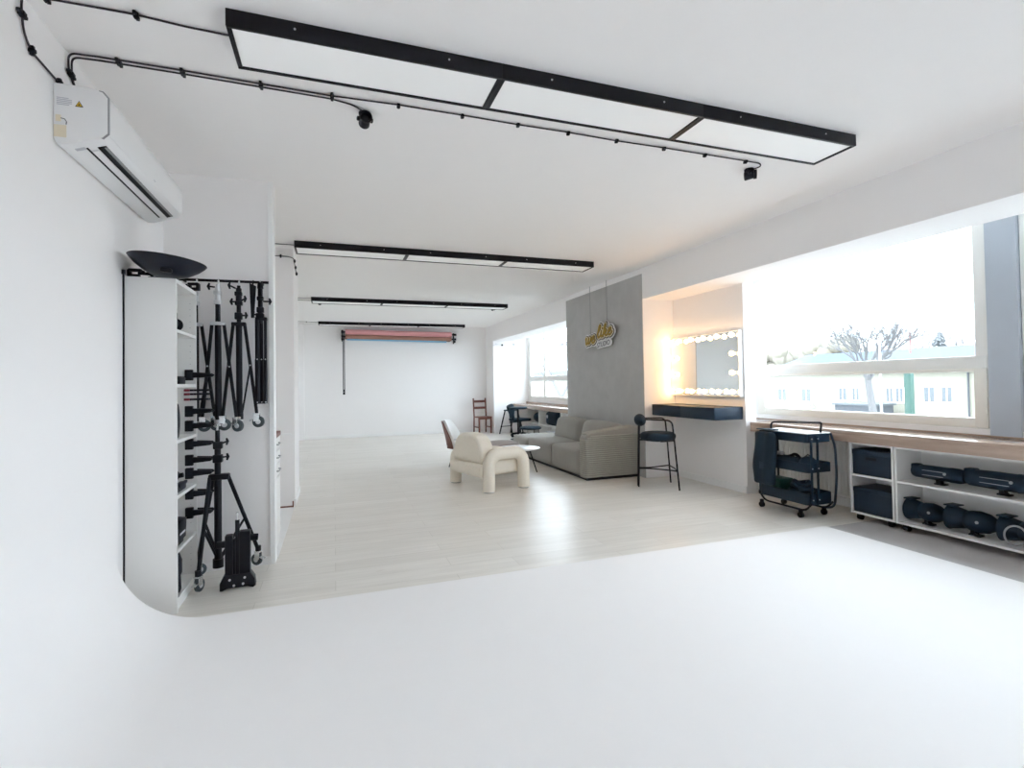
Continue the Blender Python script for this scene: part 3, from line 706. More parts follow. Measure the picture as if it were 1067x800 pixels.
def hanging_stand(x, ztop, zbot, label, silver, legs_to, wheels=True):
    t = thing('light_stand', label, 'light stand', (x, 4.21 if abs(x+0.785) > .01 else 4.165, zbot), 0, group='folded wheeled light stands hanging from the rail')
    h = ztop-zbot; zc_ = h-0.285
    top = SILVER if silver else BLACKM
    MB().cyl((0, 0, h-0.14), (0, 0, h-0.02), 0.021, 0.019, 16).cyl((0, 0, h-0.02), (0, 0, h), 0.012, seg=12).box(-0.026, 0.022, -0.022, 0.022, h-0.075, h-0.045, .005).box(-0.024, 0.024, -0.024, 0.024, h-0.145, h-0.115, .005).build('top_section', top, t)
    MB().cyl((0, 0, 0.0), (0, 0, h-0.14), 0.0165 if silver else 0.015, seg=14).cyl((0, 0, 0), (0, 0, zc_), 0.021, seg=14).build('column', BLACKM, t)
    MB().box(-0.048, 0.048, -0.026, 0.026, zc_-0.012, zc_+0.014, 0.006).build('collar', top, t)
    k = Knobs(t)
    if silver: tknob(k, (-0.018, 0, h-0.02), (-1, 0, 0.1), 0.05)
    else:
        tknob(k, (-0.02, 0, h-0.02), (-1, 0, 0.5), 0.06); tknob(k, (-0.015, 0, h-0.12), (-1, -.2, 0), 0.04); tknob(k, (0.015, 0, h-0.11), (1, -.3, 0.5), 0.04)
        k.box(-0.026, 0.022, -0.026, 0.026, h-0.25, h-0.20, 0.006); tknob(k, (0.015, 0, h-0.22), (1, -.3, 0), 0.045)
    k.build('knob', BLACKP, t)
    for (dx, dy, ln) in legs_to:
        s_ = 1 if dx > 0 else -1
        a = Vector((s_*0.038, 0, zc_)); e = Vector((dx, dy, zc_-ln))
        lg = MB().tube([a, e], 0.0115, 8).build('leg', BLACKM, t)
        mid = a.lerp(e, 0.46)
        MB().tube([mid, Vector((s_*0.018, 0, 0.03))], 0.007, 6).build('brace', BLACKM, lg)
        MB().sph(mid+Vector((0, -0.012, 0)), 0.006, 8).build('rivet', SILVER, lg)
        if wheels: caster(t, dx, dy, zc_-ln-0.004, random.uniform(-0.6, 0.5))
    MB().cyl((0, 0, -0.015), (0, 0, 0.03), 0.026, seg=14).build('base_collar', SILVER if silver else BLACKM, t)
    return t
hanging_stand(-0.936, 2.10, 1.09, 'folded stand with silver collar, partly hidden behind the bookcase', True, [(0.125, -0.03, 0.66), (-0.09, 0.0, 0.66)])
hanging_stand(-0.785, 2.105, 1.10, 'folded wheeled stand with silver top hanging on the rail', True, [(-0.092, -0.04, 0.665), (0.118, -0.02, 0.675)])
hanging_stand(-0.657, 2.11, 1.14, 'folded all-black wheeled stand with knobs hanging on the rail', False, [(-0.10, -0.05, 0.67), (0.115, 0.0, 0.66)])
# flat folded stand at right
t = thing('light_stand', 'slim flat-folded black stand hanging rightmost on the rail', 'light stand', (-0.508, 4.21, 1.235), 0, group='folded stands without wheels on the rail')
MB().cyl((-0.005, 0, 0.60), (-0.005, 0, 0.88), 0.017, seg=14).cyl((-0.005, 0, 0.86), (-0.005, 0, 0.905), 0.022, 0.018, 14).build('column', BLACKM, t)
k = Knobs(t); k.box(-0.03, 0.02, -0.022, 0.022, 0.68, 0.72, .006).box(-0.035, 0.02, -0.024, 0.024, 0.635, 0.675, .006).box(-0.028, 0.018, -0.022, 0.022, 0.77, 0.80, .006); tknob(k, (0.015, 0, 0.765), (1, -.1, 0), 0.06); tknob(k, (-0.02, 0, 0.665), (-1, -.1, 0), 0.04); k.build('knob', BLACKP, t)
MB().box(-0.04, 0.04, -0.024, 0.024, 0.622, 0.645, 0.005).build('collar', BLACKM, t)
for x, y, r in ((-0.026, -0.008, 0.016), (0.0, 0.012, 0.013), (0.028, -0.006, 0.011)):
    lg = MB().cyl((x, y, 0.0), (x, y, 0.63), r, seg=12).cyl((x, y, 0), (x, y, 0.33), r*1.12, seg=12).build('leg', BLACKM, t)
    MB().sph((x, y-r, 0.33), 0.005, 8).build('rivet', SILVER, lg); MB().sph((x, y-r, 0.012), 0.005, 8).build('rivet', SILVER, lg)
t = thing('hanging_strap', 'narrow black strap hanging from the rail beside the flat-folded stand', 'strap', (-0.570, 4.255, 1.88))
MB().prism([(-0.012, 0), (0.008, 0.0), (0.024, 0.24), (-0.022, 0.262)], -0.008, 0.008, 'XZ', 0.003, 1).build('strap', BLACKP, t)
MB().tube([(0, 0, 0.25), (0.002, 0.012, 0.272), (0.002, 0.015, 0.285)], 0.006, 6).build('loop', BLACKP, t)

# standing wheeled stand on the floor
t = thing('light_stand', 'black wheeled tripod stand standing on the floor by the bookcase', 'light stand', (-0.775, 4.08, 0))
MB().cyl((0, 0, 0.12), (0, 0, 0.74), 0.024, seg=16).cyl((0, 0, 0.74), (0, 0, 0.96), 0.020, seg=14).cyl((0, 0, 0.96), (0, 0, 1.06), 0.015, seg=14).build('column', BLACKM, t)
MB().cyl((0, 0, 1.05), (0, 0, 1.10), 0.009, seg=10).build('spigot', CHROME, t)
k = Knobs(t).box(-0.026, 0.03, -0.026, 0.026, 0.93, 0.98, .006).box(-0.028, 0.03, -0.028, 0.028, 0.835, 0.89, .006); tknob(k, (0.02, 0, 0.965), (1, -.3, .4), 0.06); tknob(k, (0.02, 0, 0.87), (1, -.3, .1), 0.06); k.build('knob', BLACKP, t)
MB().box(-0.055, 0.075, -0.03, 0.03, 0.715, 0.755, 0.008).build('collar', BLACKM, t)
for (hx, hy, fx, fy, rz) in ((0.065, 0.0, 0.235, 0.14, 2.6), (-0.045, -0.02, -0.085, -0.17, 1.2), (-0.03, 0.02, -0.16, 0.17, 0.5)):
    a = Vector((hx, hy, 0.735)); e = Vector((fx, fy, 0.155 if fx > 0 else 0.12))
    lg = MB().tube([a, e], 0.0135, 8).cyl(e+Vector((0, 0, .03)), e-Vector((0, 0, .02)), 0.02, seg=10).build('leg', BLACKM, t)
    mid = a.lerp(e, 0.55)
    MB().tube([mid, Vector((0.0, 0, 0.15))], 0.008, 6).tube([mid+Vector((0, .015, .0)), Vector((0.012, 0.01, 0.15))], 0.006, 6).build('brace', BLACKM, lg)
    caster(t, fx, fy, e.z-0.012, rz)
MB().cyl((0, 0, 0.105), (0, 0, 0.165), 0.034, seg=14).build('base_collar', BLACKM, t)
# low folded floor stand
t = thing('floor_stand', 'small folded black floor stand with steel pin standing before the tripod', 'light stand', (-0.628, 3.93, 0), 0.05)
MB().box(-0.075, -0.03, -0.035, 0.035, 0.03, 0.36, 0.006).build('leg', BLACKM, t)
MB().box(0.01, 0.078, -0.035, 0.035, 0.03, 0.38, 0.006).build('leg', BLACKM, t)
MB().box(-0.03, 0.012, -0.02, 0.03, 0.05, 0.33, 0.004).build('leg', BLACKM, t)
MB().cyl((0.0, -0.02, 0.10), (0.0, -0.02, 0.46), 0.014, seg=12).build('column', BLACKM, t)
MB().cyl((0, -0.02, 0.46), (0, -0.02, 0.51), 0.008, seg=10).build('pin', CHROME, t)
MB().prism([(-0.105, 0.0), (-0.09, 0.0), (-0.06, 0.012), (0.06, 0.012), (0.095, 0.0), (0.11, 0.01), (0.105, 0.06), (0.08, 0.10), (-0.08, 0.10), (-0.105, 0.05)], -0.045, 0.04, 'XZ', 0.006, 2).build('hinge_base', BLACKM, t)
for x, z in ((-0.045, 0.07), (0.045, 0.075), (-0.02, 0.03), (0.035, 0.035)): MB().cyl((x, -0.05, z), (x, -0.043, z), 0.008, seg=10).build('rivet', SILVER, t)
k = Knobs(t).cyl((-0.07, 0, 0.30), (-0.125, 0, 0.30), 0.024, seg=12, bev=.005).cyl((0.07, 0, 0.33), (0.125, 0, 0.325), 0.024, seg=12, bev=.005); k.build('knob', BLACKP, t)

# ================================================================== ALCOVE DRAWER UNIT
t = thing('drawer_unit', 'white drawer unit with brown worktop in the alcove', 'cabinet', (-0.46, 4.49, 0.006))
MB().box(-0.55, -0.004, 0, 0.46, 0, 0.93, 0.002).build('carcass', WHITEB, t, smooth=False)
MB().box(-0.57, 0.012, -0.005, 0.47, 0.93, 0.965, 0.003).build('worktop', BROWNW, t)
for k, z in enumerate((0.82, 0.71, 0.60)):
    d = MB().box(-0.004, 0.006, 0.006, 0.454, z, z+0.10, 0.002).build('drawer', WHITEB, t)
    MB().tube(round_path([(0.004, 0.15, z+.055), (0.025, 0.15, z+.055), (0.025, 0.31, z+.055), (0.004, 0.31, z+.055)], .01), 0.005, 8).build('handle', MGREY, d)
d = MB().box(-0.004, 0.006, 0.006, 0.454, 0.08, 0.59, 0.002).build('door', WHITEB, t)
t = thing('threshold_strip', 'short brown threshold strip on the alcove floor', 'threshold', (-0.53, 6.27, 0.006))
MB().box(-0.09, 0.09, -0.015, 0.03, 0, 0.010, 0.003).build('strip', BROWNW, t)
MB().box(0.08, 0.093, -0.03, -0.015, 0.0, 0.07, 0.003).build('upright', BROWNW, t)

# ================================================================== ARMCHAIR
t = thing('armchair', 'cream rounded armchair with arched tube arms', 'armchair', (1.955, 6.61, 0), math.radians(15.6))
for s_ in (-1, 1):
    y = s_*0.428; r = 0.078
    path = [(-0.267, y, 0.0), (-0.267, y, 0.20)] + [(x, y, z) for x, z in [(-0.267+0.15-0.15*math.cos(a), 0.305+0.15*math.sin(a)) for a in [i*PI/2/9 for i in range(10)]]]
    path += [(x, y, z) for x, z in [(0.267-0.15+0.15*math.sin(a), 0.305+0.15*math.cos(a)) for a in [i*PI/2/9 for i in range(10)]]] + [(0.267, y, 0.20), (0.267, y, 0.0)]
    path = [(p[0], p[1], p[2]+0.012) for p in path]
    o = MB().tube(path, r, 22).build('arm', CREAM, t)
    for x in (-0.267, 0.267): MB().cyl((x, y, 0), (x, y, 0.014), 0.066, seg=20).build('foot', MGREY, o)
MB().cushion(0.0, 0, 0.30, 0.60, 0.74, 0.22, 0.06, (0.0, 0, 0.03)).build('seat', CREAM, t)
MB().cushion(-0.315, 0.0, 0.255, 0.11, 0.78, 0.165, 0.045).build('rear_rail', CREAM, t)
hw, zb, hh = 0.36, 0.345, 0.37
pts = [(-hw+0.03, zb), (hw-0.03, zb)] + [(hw*math.copysign(abs(math.cos(a))**0.72, math.cos(a)), zb+0.05+(hh-0.05)*abs(math.sin(a))**0.85) for a in [PI*i/26 for i in range(27)]]
MB().prism(pts, -0.345, -0.125, 'YZ', 0.05, 5).build('back_cushion', CREAM, t)
MB().cushion(0.0, 0.0, 0.425, 0.50, 0.68, 0.12, 0.055, (0, 0, 0.02)).build('seat_cushion', CREAM, t)

# white shell chair behind it
t = thing('lounge_chair', 'white upholstered shell chair with brown wooden back behind the armchair', 'chair', (2.02, 8.35, 0), math.radians(-24))
def shell(r, z0, z1, th, a0=115, a1=245):
    bm_ = bmesh.new(); n, mN = 20, 8; g = []
    for i in range(n+1):
        a = math.radians(a0+(a1-a0)*i/n); row = []
        e = abs(2*i/n-1)
        zt = z1 - (z1-z0)*0.55*max(0, e-0.45)**1.6/0.38
        for j in range(mN+1):
            z = z0+(zt-z0)*j/mN; rr = r+0.10*(j/mN)**1.3
            row.append((rr*math.cos(a)*0.9, rr*math.sin(a), z))
        g.append(row)
    V = [[bm_.verts.new(p) for p in row] for row in g]
    for i in range(n):
        for j in range(mN): bm_.faces.new((V[i][j], V[i+1][j], V[i+1][j+1], V[i][j+1]))
    bmesh.ops.recalc_face_normals(bm_, faces=bm_.faces[:])
    bmesh.ops.solidify(bm_, geom=bm_.faces[:], thickness=th)
    m_ = MB(); m_._merge(bm_); return m_
shell(0.285, 0.30, 0.74, 0.012).build('shell_back', BROWNW, t)
shell(0.262, 0.31, 0.745, 0.035).build('back_pad', WHITETOP, t)
MB().lathe([(0, 0.30), (0.24, 0.30), (0.27, 0.33), (0.265, 0.39), (0.22, 0.42), (0, 0.43)]).build('seat', WHITETOP, t)
for a in (45, 135, 225, 315):
    c_, s_ = math.cos(math.radians(a)), math.sin(math.radians(a))
    MB().tube([(0.15*c_, 0.15*s_, 0.31), (0.27*c_, 0.27*s_, 0.0)], [0.014, 0.009], 8).build('leg', BLACKM, t)

# coffee table, pouf, small white table
t = thing('coffee_table', 'round white coffee table with thin black splayed legs', 'coffee table', (2.52, 7.0, 0))
MB().lathe([(0, 0.400), (0.305, 0.400), (0.32, 0.408), (0.32, 0.416), (0.312, 0.420), (0, 0.420)], None, 48).build('tabletop', WHITETOP, t)
for a in (29, 149, 269):
    c_, s_ = math.cos(math.radians(a)), math.sin(math.radians(a))
    MB().tube([(0.24*c_, 0.24*s_, 0.40), (0.43*c_, 0.43*s_, 0.0)], [0.011, 0.008], 8).build('leg', BLACKM, t)
MB().lathe([(0.20, 0.385), (0.26, 0.385), (0.26, 0.40), (0.20, 0.40), (0.20, 0.385)], None, 30).build('mount_ring', BLACKM, t)
t = thing('pouf', 'round mauve pouf behind the coffee table', 'pouf', (2.50, 7.70, 0))
MB().lathe([(0, 0), (0.26, 0), (0.30, 0.05), (0.31, 0.20), (0.30, 0.36), (0.26, 0.42), (0.18, 0.44), (0, 0.445)], None, 40).build('body', MAUVE, t)
MB().lathe([(0.302, 0.36), (0.308, 0.366), (0.302, 0.372)], None, 40).build('piping', MAUVE, t)
t = thing('side_table', 'low round white table beyond the armchair', 'table', (2.46, 9.1, 0))
MB().lathe([(0, 0.345), (0.20, 0.345), (0.21, 0.355), (0.205, 0.37), (0, 0.37)], None, 36).build('tabletop', WHITETOP, t)
MB().lathe([(0.0, 0), (0.15, 0.0), (0.15, 0.012), (0.03, 0.03), (0.025, 0.345), (0, 0.345)], None, 24).build('pedestal', WHITETOP, t)
t = thing('magazine', 'grey magazine lying on the low white table', 'magazine', (2.41, 9.08, 0.37), 0.4)
MB().box(-0.08, 0.08, -0.10, 0.10, 0, 0.012, 0.002).build('pages', SWHITE, t); MB().box(-0.081, 0.081, -0.101, 0.101, 0.012, 0.014).build('cover', MGREY, t)

# ================================================================== SOFA
t = thing('sofa', 'grey corduroy modular sofa against the grey pillar', 'sofa', (3.24, 6.27, 0))
XD = 0.85
MB().box(0.03, XD-0.02, 0.03, 3.0, 0.0, 0.035).build('plinth', BLACKM, t, smooth=False)
# arm with sloping top
pts = [(0.0, 0.035), (XD, 0.035), (XD, 0.70), (0.76, 0.715), (0.10, 0.645), (0.045, 0.63), (0.012, 0.60), (0.0, 0.56)]
arm = MB().prism(pts, 0.012, 0.19, 'XZ', 0.022, 4).build('arm', SOFA, t)
rb = MB()
nr = 21
for k in range(nr):
    z = 0.055+k*0.0275
    xe = XD-0.01; x0 = 0.004
    if z > 0.56: x0 = 0.004+0.10*(z-0.56)/0.06 if z < 0.62 else 0.10+(z-0.645)*9.4*0.9
    x0 = min(x0, 0.7)
    if z < 0.57:
        rb.tube(round_path([(x0-0.001, 0.175, z), (x0-0.001, 0.007, z), (xe, 0.007, z)], 0.02, 3), 0.0098, 8)
    else:
        rb.tube([(x0, 0.007, z), (xe, 0.007, z)], 0.0098, 8)
for k in range(6):
    y = 0.025+k*0.029
    rb.tube([(0.035, y, 0.628), (0.10, y, 0.648), (0.76, y, 0.717), (XD-.01, y, 0.70)], 0.0125, 8)
rb.build('ribs', SOFALIT, arm)
for y0, y1 in ((0.19, 1.19), (1.195, 2.205)):
    MB().cushion(0.42, (y0+y1)/2, 0.215, 0.85, y1-y0, 0.36, 0.055, (0.012, 0.0, 0.02)).build('seat', SOFA, t)
Rb = Matrix.Rotation(math.radians(14), 4, 'Y')
for y0, y1 in ((0.19, 1.19), (1.195, 2.205)):
    MB().cushion(0.64, (y0+y1)/2, 0.53, 0.26, y1-y0-0.02, 0.42, 0.10, (0.03, 0.0, 0.02), mtx=Rb).build('back_cushion', SOFA, t)
MB().box(0.70, XD, 0.19, 2.20, 0.035, 0.56, 0.04, 3).build('back_frame', SOFA, t)
MB().cushion(0.42, 2.62, 0.205, 0.86, 0.80, 0.34, 0.08, (0.015, 0.01, 0.02)).build('chaise', SOFA, t)

# ================================================================== SIGN
sg = thing('hanging_sign', 'cut-out lettered sign in gold, navy and white hanging before the grey pillar', 'sign', (4.05, 7.30, 2.07))
def strokes_we_like():
    """brush-script strokes in sign units: x right, y up; baseline at 0, x-height 1"""
    def sp(pts, n=7):
        out = []
        P = [pts[0]] + list(pts) + [pts[-1]]
        for i in range(1, len(P)-2):
            for j in range(n):
                u = j/n
                out.append(tuple(0.5*((2*P[i][k]) + (-P[i-1][k]+P[i+1][k])*u + (2*P[i-1][k]-5*P[i][k]+4*P[i+1][k]-P[i+2][k])*u*u + (-P[i-1][k]+3*P[i][k]-3*P[i+1][k]+P[i+2][k])*u**3) for k in (0, 1)))
        out.append(P[-1]); return out
    S_ = []
    S_.append(sp([(0.0, 0.85), (0.12, 0.95), (0.10, 0.35), (0.20, 0.05), (0.42, 0.30), (0.55, 0.90), (0.50, 0.35), (0.62, 0.05), (0.85, 0.35), (0.95, 0.95)]))        # w
    S_.append(sp([(1.10, 0.45), (1.45, 0.62), (1.50, 0.90), (1.30, 0.95), (1.12, 0.55), (1.22, 0.08), (1.48, 0.08), (1.68, 0.35)]))                                # e
    S_.append(sp([(2.05, 0.55), (2.42, 1.30), (2.45, 1.75), (2.28, 1.70), (2.15, 0.95), (2.15, 0.20), (2.35, 0.05), (2.52, 0.28)]))                               # l
    S_.append(sp([(2.66, 0.90), (2.62, 0.35), (2.74, 0.05), (2.92, 0.25)])); S_.append([(2.78, 1.25), (2.80, 1.29)])                                                # i
    S_.append(sp([(3.00, 0.5), (3.25, 1.25), (3.26, 1.72), (3.12, 1.5), (3.03, 0.6), (2.98, 0.02)])); S_.append(sp([(3.05, 0.35), (3.25, 0.85), (3.45, 0.85), (3.36, 0.52), (3.12, 0.45)])); S_.append(sp([(3.2, 0.45), (3.36, 0.12), (3.52, 0.05), (3.66, 0.25)]))  # k
    S_.append(sp([(3.72, 0.42), (4.05, 0.60), (4.10, 0.90), (3.90, 0.95), (3.74, 0.55), (3.84, 0.08), (4.10, 0.08), (4.32, 0.38)]))                                # e
    return S_
def sg_pt(x, y):
    """to sign-local (Y decreasing to the right): 'we' sits lower than 'like', all sheared upward"""
    k = 0.108 if x < 1.9 else 0.106
    px = 0.44 - (x*0.200 if x < 1.9 else 0.38+(x-1.9)*0.205)
    pz = (y-0.5)*k + (-0.035 if x < 1.9 else 0.020) + x*0.012
    px -= (y-0.5)*0.02
    return px, pz
ST = strokes_we_like()
def sign_layer(name, m, r, xa, xb, extra=None, words=(0, 99)):
    mb = MB()
    t_ = bmesh.new(); n_ = 0
    for st_ in ST[words[0]:words[1]]:
        if name == 'gold_lettering' and len(st_) == 2: continue
        q = [Vector((0, *sg_pt(*p))) for p in st_]
        for i, p in enumerate(q):
            mb.cyl((xa - (n_ % 7)*0.00012, p.y, p.z), (xb, p.y, p.z), r, seg=12); n_ += 1
            if i:
                a = q[i-1]; d = (p-a)
                if d.length > 1e-5:
                    d.normalize(); nrm = Vector((0, -d.z, d.y))*r
                    mb.prism([((a+nrm).y, (a+nrm).z), ((p+nrm).y, (p+nrm).z), ((p-nrm).y, (p-nrm).z), ((a-nrm).y, (a-nrm).z)], xa-(n_ % 5)*0.00011, xb, 'YZ')
    if extra: extra(mb)
    return mb.build(name, m, sg, smooth=False)
def studio_plate(mb):
    pts_ = arc(-0.30, -0.155, 0.055, -90, 90, 10) + arc(0.03, -0.175, 0.055, 90, 270, 10)
    pts_ = [(-a, b) for a, b in pts_]
    pts_ = [(a, b) for a, b in arc(0.02, -0.132, 0.052, -90, 90, 10)] + [(a, b) for a, b in arc(-0.34, -0.102, 0.052, 90, 270, 10)]
    mb.prism(pts_, -0.012, 0.015, 'YZ')
sign_layer('white_backing', SWHITE, 0.064, 0.0, 0.015, studio_plate)
sign_layer('navy_outline', SNAVY, 0.049, -0.006, 0.002)
sign_layer('cream_outline', SCREAM, 0.034, -0.012, -0.004)
sign_layer('brown_edge', SNAVY, 0.019, -0.016, -0.010)
sign_layer('gold_lettering', GOLD, 0.0135, -0.021, -0.014, words=(0, 2))
sign_layer('gold_lettering', GOLD, 0.0135, -0.021, -0.014, words=(2, 99))
q_ = sg_pt(2.79, 1.27)
MB().cyl((-0.021, *q_), (-0.014, *q_), 0.0145, seg=14).build('gold_dot', GOLD, sg)
cu = bpy.data.curves.new('studio_text', 'FONT'); cu.body = 'STUDIO'; cu.size = 0.11; cu.extrude = 0.002; cu.align_x = 'CENTER'; cu.align_y = 'CENTER'; cu.space_character = 1.05
to = bpy.data.objects.new('studio_text', cu); C.objects.link(to)
bpy.context.view_layer.update()
me = bpy.data.meshes.new_from_object(to.evaluated_get(bpy.context.evaluated_depsgraph_get()))
bpy.data.objects.remove(to)
lt = bpy.data.objects.new('small_lettering', me); C.objects.link(lt); lt.parent = sg
me.materials.clear(); me.materials.append(GREYM)
# text x -> -Y, text y -> Z, text z -> -X
me.transform(Matrix(((0, 0, -1, -0.0145), (-1, 0, 0, -0.16), (0.085, 1, 0, -0.118), (0, 0, 0, 1))))
for y, z in ((0.30, 0.04), (-0.25, 0.17)):
    MB().cyl((0.008, y, z), (0.008, y, H-2.07), 0.004, seg=8).build('cord', MGREY, sg)

# ================================================================== VANITY
mr = thing('vanity_mirror', 'frameless mirror ringed with glowing warm bulbs in the niche', 'mirror', (4.62, 4.84, 1.15))
MW, MH = 1.30, 0.80
MB().box(-0.06, -0.005, 0.0, MW, 0.0, MH, 0.003).build('backing_box', TRIM, mr)
MB().box(-0.064, -0.060, 0.012, MW-0.012, 0.012, MH-0.012).build('mirror_glass', MIRROR, mr, smooth=False)
bpos = [(MW-0.07, z) for z in (0.06, 0.29, 0.52, 0.745)] + [(y, 0.745) for y in (0.05, 0.30, 0.55, 0.79, 1.03)] + [(y, 0.06) for y in (0.05, 0.29, 0.54, 0.79, 1.03)] + [(0.05, 0.29), (0.05, 0.52)]
for y, z in bpos:
    sk_ = MB().cyl((-0.062, y, z), (-0.082, y, z), 0.020, 0.017, 14).build('bulb_socket', TRIM, mr)
    MB().lathe([(0.012, 0.0), (0.013, 0.014), (0.023, 0.026), (0.030, 0.042), (0.029, 0.055), (0.021, 0.066), (0.0, 0.072)], Matrix.Translation((-0.080, y, z)) @ Matrix.Rotation(-PI/2, 4, 'Y'), 20).build('bulb', BULB, sk_)
vs = thing('vanity_shelf', 'black glare-tinted floating vanity shelf below the lit mirror', 'shelf', (4.62, 4.86, 0.88))
MB().box(-0.42, -0.001, 0, 1.24, 0.0, 0.15, 0.003).build('body', GLAREB, vs)
MB().box(-0.424, -0.42, 0.004, 0.62, 0.004, 0.146, .001).build('drawer_front', GLAREB, vs)
MB().box(-0.424, -0.42, 0.626, 1.236, 0.004, 0.146, .001).build('drawer_front', GLAREB, vs)
# bar stool
bs = thing('bar_stool', 'black bar stool with round padded back beside the sofa', 'bar stool', (3.905, 5.617, 0), math.radians(-24.9))
MB().cushion(0.03, 0, 0.645, 0.45, 0.45, 0.10, 0.05, (0, 0, 0.012), mtx=Matrix.Identity(4)).build('seat', GLAREF, bs)
bs_seat = kids(bs)[0]
for v in bs_seat.data.vertices:
    x, y = v.co.x-0.03, v.co.y; mxy = max(abs(x), abs(y)); ln = math.hypot(x, y)
    if ln > 1e-6: k = mxy/ln; v.co.x = 0.03+x*k*1.0; v.co.y = y*k*1.0
MB().sph((-0.19, 0, 0.855), 0.072, 18, 0.19, 0.078).build('backrest', GLAREF, bs)
for s_ in (-1, 1):
    MB().tube([(-0.225, s_*0.036, 0), (-0.21, s_*0.034, 0.60), (-0.20, s_*0.034, 0.84)], 0.010, 8).build('leg', BLACKM, bs)
    MB().tube(round_path([(0.235, s_*0.257, 0), (0.19, s_*0.225, 0.62), (0.17, s_*0.215, 0.86), (-0.16, s_*0.13, 0.87)], 0.07), 0.010, 8).build('leg', BLACKM, bs)
    MB().tube(round_path([(-0.216, s_*0.030, 0.235), (-0.06, s_*0.04, 0.235), (0.19, s_*0.21, 0.235), (0.218, s_*0.244, 0.23)], 0.06), 0.008, 8).build('footrest', BLACKM, bs)
MB().tube([(0.218, -0.244, 0.23), (0.235, 0, 0.23), (0.218, 0.244, 0.23)], 0.008, 8).build('footrest', BLACKM, bs)
MB().tube([(-0.21, 0, 0.60), (0.03, 0, 0.60)], 0.012, 8).tube([(0.03, -0.222, 0.60), (0.03, 0.222, 0.60)], 0.010, 8).tube([(0.03, 0.222, 0.6), (0.19, 0.225, 0.61)], 0.010, 8).tube([(0.03, -0.222, 0.6), (0.19, -0.225, 0.61)], 0.010, 8).build('seat_frame', BLACKM, bs)

# ================================================================== NEAR WORKTOP AND SHELVES
t = thing('worktop', 'long oak worktop under the near window', 'worktop', (4.66, 1.0, 0.74))
MB().box(0, 0.42, 0, 3.80, 0.07, 0.11, 0.004).build('top', OAK, t)
MB().box(0, 0.04, 0, 3.80, 0.0, 0.072, 0.004).build('front_apron', OAK, t)
MB().cyl((0.2, 3.7, -0.73), (0.2, 3.7, 0.07), 0.02).build('leg', TRIM, t)
rd = thing('radiator', 'white ribbed panel radiator under the near worktop', 'radiator', (5.0, 3.72, 0.13))
MB().box(0.0, 0.02, 0, 1.32, 0, 0.60, 0.006).build('panel', RADI, rd)
m = MB()
for k in range(38):
    y = 0.025+k*0.0343
    m.prism([(y, 0), (y+0.022, 0)][:0] or [(-0.012, y+0.006), (0.002, y), (0.002, y+0.024), (-0.012, y+0.018)], 0.03, 0.57, 'XY')
m.build('ribs', RADI, rd)
MB().box(-0.012, 0.07, 0.0, 1.32, 0.598, 0.612, 0.003).build('top_grille', RADI, rd)
MB().cyl((0.03, 0.05, -0.13), (0.03, 0.05, 0.02), 0.009).cyl((0.03, 0.10, -0.13), (0.03, 0.10, 0.02), 0.009).build('pipe', RADI, rd)

def shelf_unit(y0, y1, label):
    X0, dp, z0, z1 = 4.70, 0.335, 0.062, 0.738
    t = thing('shelving_unit', label, 'shelving unit', (X0, y0, 0), group='white low shelving on casters')
    w = y1-y0
    for a in (0, w-0.018): MB().box(0, dp, a, a+0.018, z0, z1, .001).build('side_panel', WHITEB, t, smooth=False)
    MB().box(0, dp, .018, w-.018, z0, z0+0.018).build('bottom_panel', WHITEB, t, smooth=False)
    MB().box(0.001, dp, .018, w-.018, 0.420, 0.438).build('shelf', WHITEB, t, smooth=False)
    MB().box(0, dp, .018, w-.018, z1-0.018, z1).build('top_panel', WHITEB, t, smooth=False)
    MB().box(dp-0.006, dp, .018, w-.018, z0+.018, z1-.018).build('back_panel', WHITEB, t, smooth=False)
    for a in (0.06, w-0.06):
        for x in (0.05, dp-0.05):
            c = MB().box(x-0.025, x+0.025, a-0.02, a+0.02, 0.045, z0, .003).build('caster', BLACKP, t)
            MB().cyl((x, a-0.022, 0.026), (x, a+0.022, 0.026), 0.026, seg=16, bev=.004).build('wheel', BLACKP, c)
    return t
shelf_unit(3.19, 3.60, 'narrow white shelving unit holding two dark storage boxes')
shelf_unit(1.55, 3.18, 'wide white shelving unit holding black flash heads')
def storage_box(z, hole, label):
    t = thing('storage_box', label, 'box', (4.712, 3.215, z), group='dark storage boxes')
    h = 0.235
    w, d = 0.36, 0.31; th = 0.006
    b = MB().box(0, d, 0, w, 0, 0.01).box(0, th, 0, w, 0, h-0.02).box(d-th, d, 0, w, 0, h-.02).box(0, d, 0, th, 0, h-.02).box(0, d, w-th, w, 0, h-.02)
    b.build('box', GLAREB, t, smooth=False)
    MB().box(-0.004, d+0.004, -0.004, w+0.004, h-0.045, h, 0.004).build('lid', GLAREB, t)
    if hole:
        MB().box(-0.006, -0.003, 0.13, 0.23, h-0.09, h-0.065, .001).build('handle_slot', BLACKP, t)
    return t
storage_box(0.439, True, 'dark storage box with handle slot on the upper shelf')
storage_box(0.081, False, 'dark storage box without slot on the lower shelf')

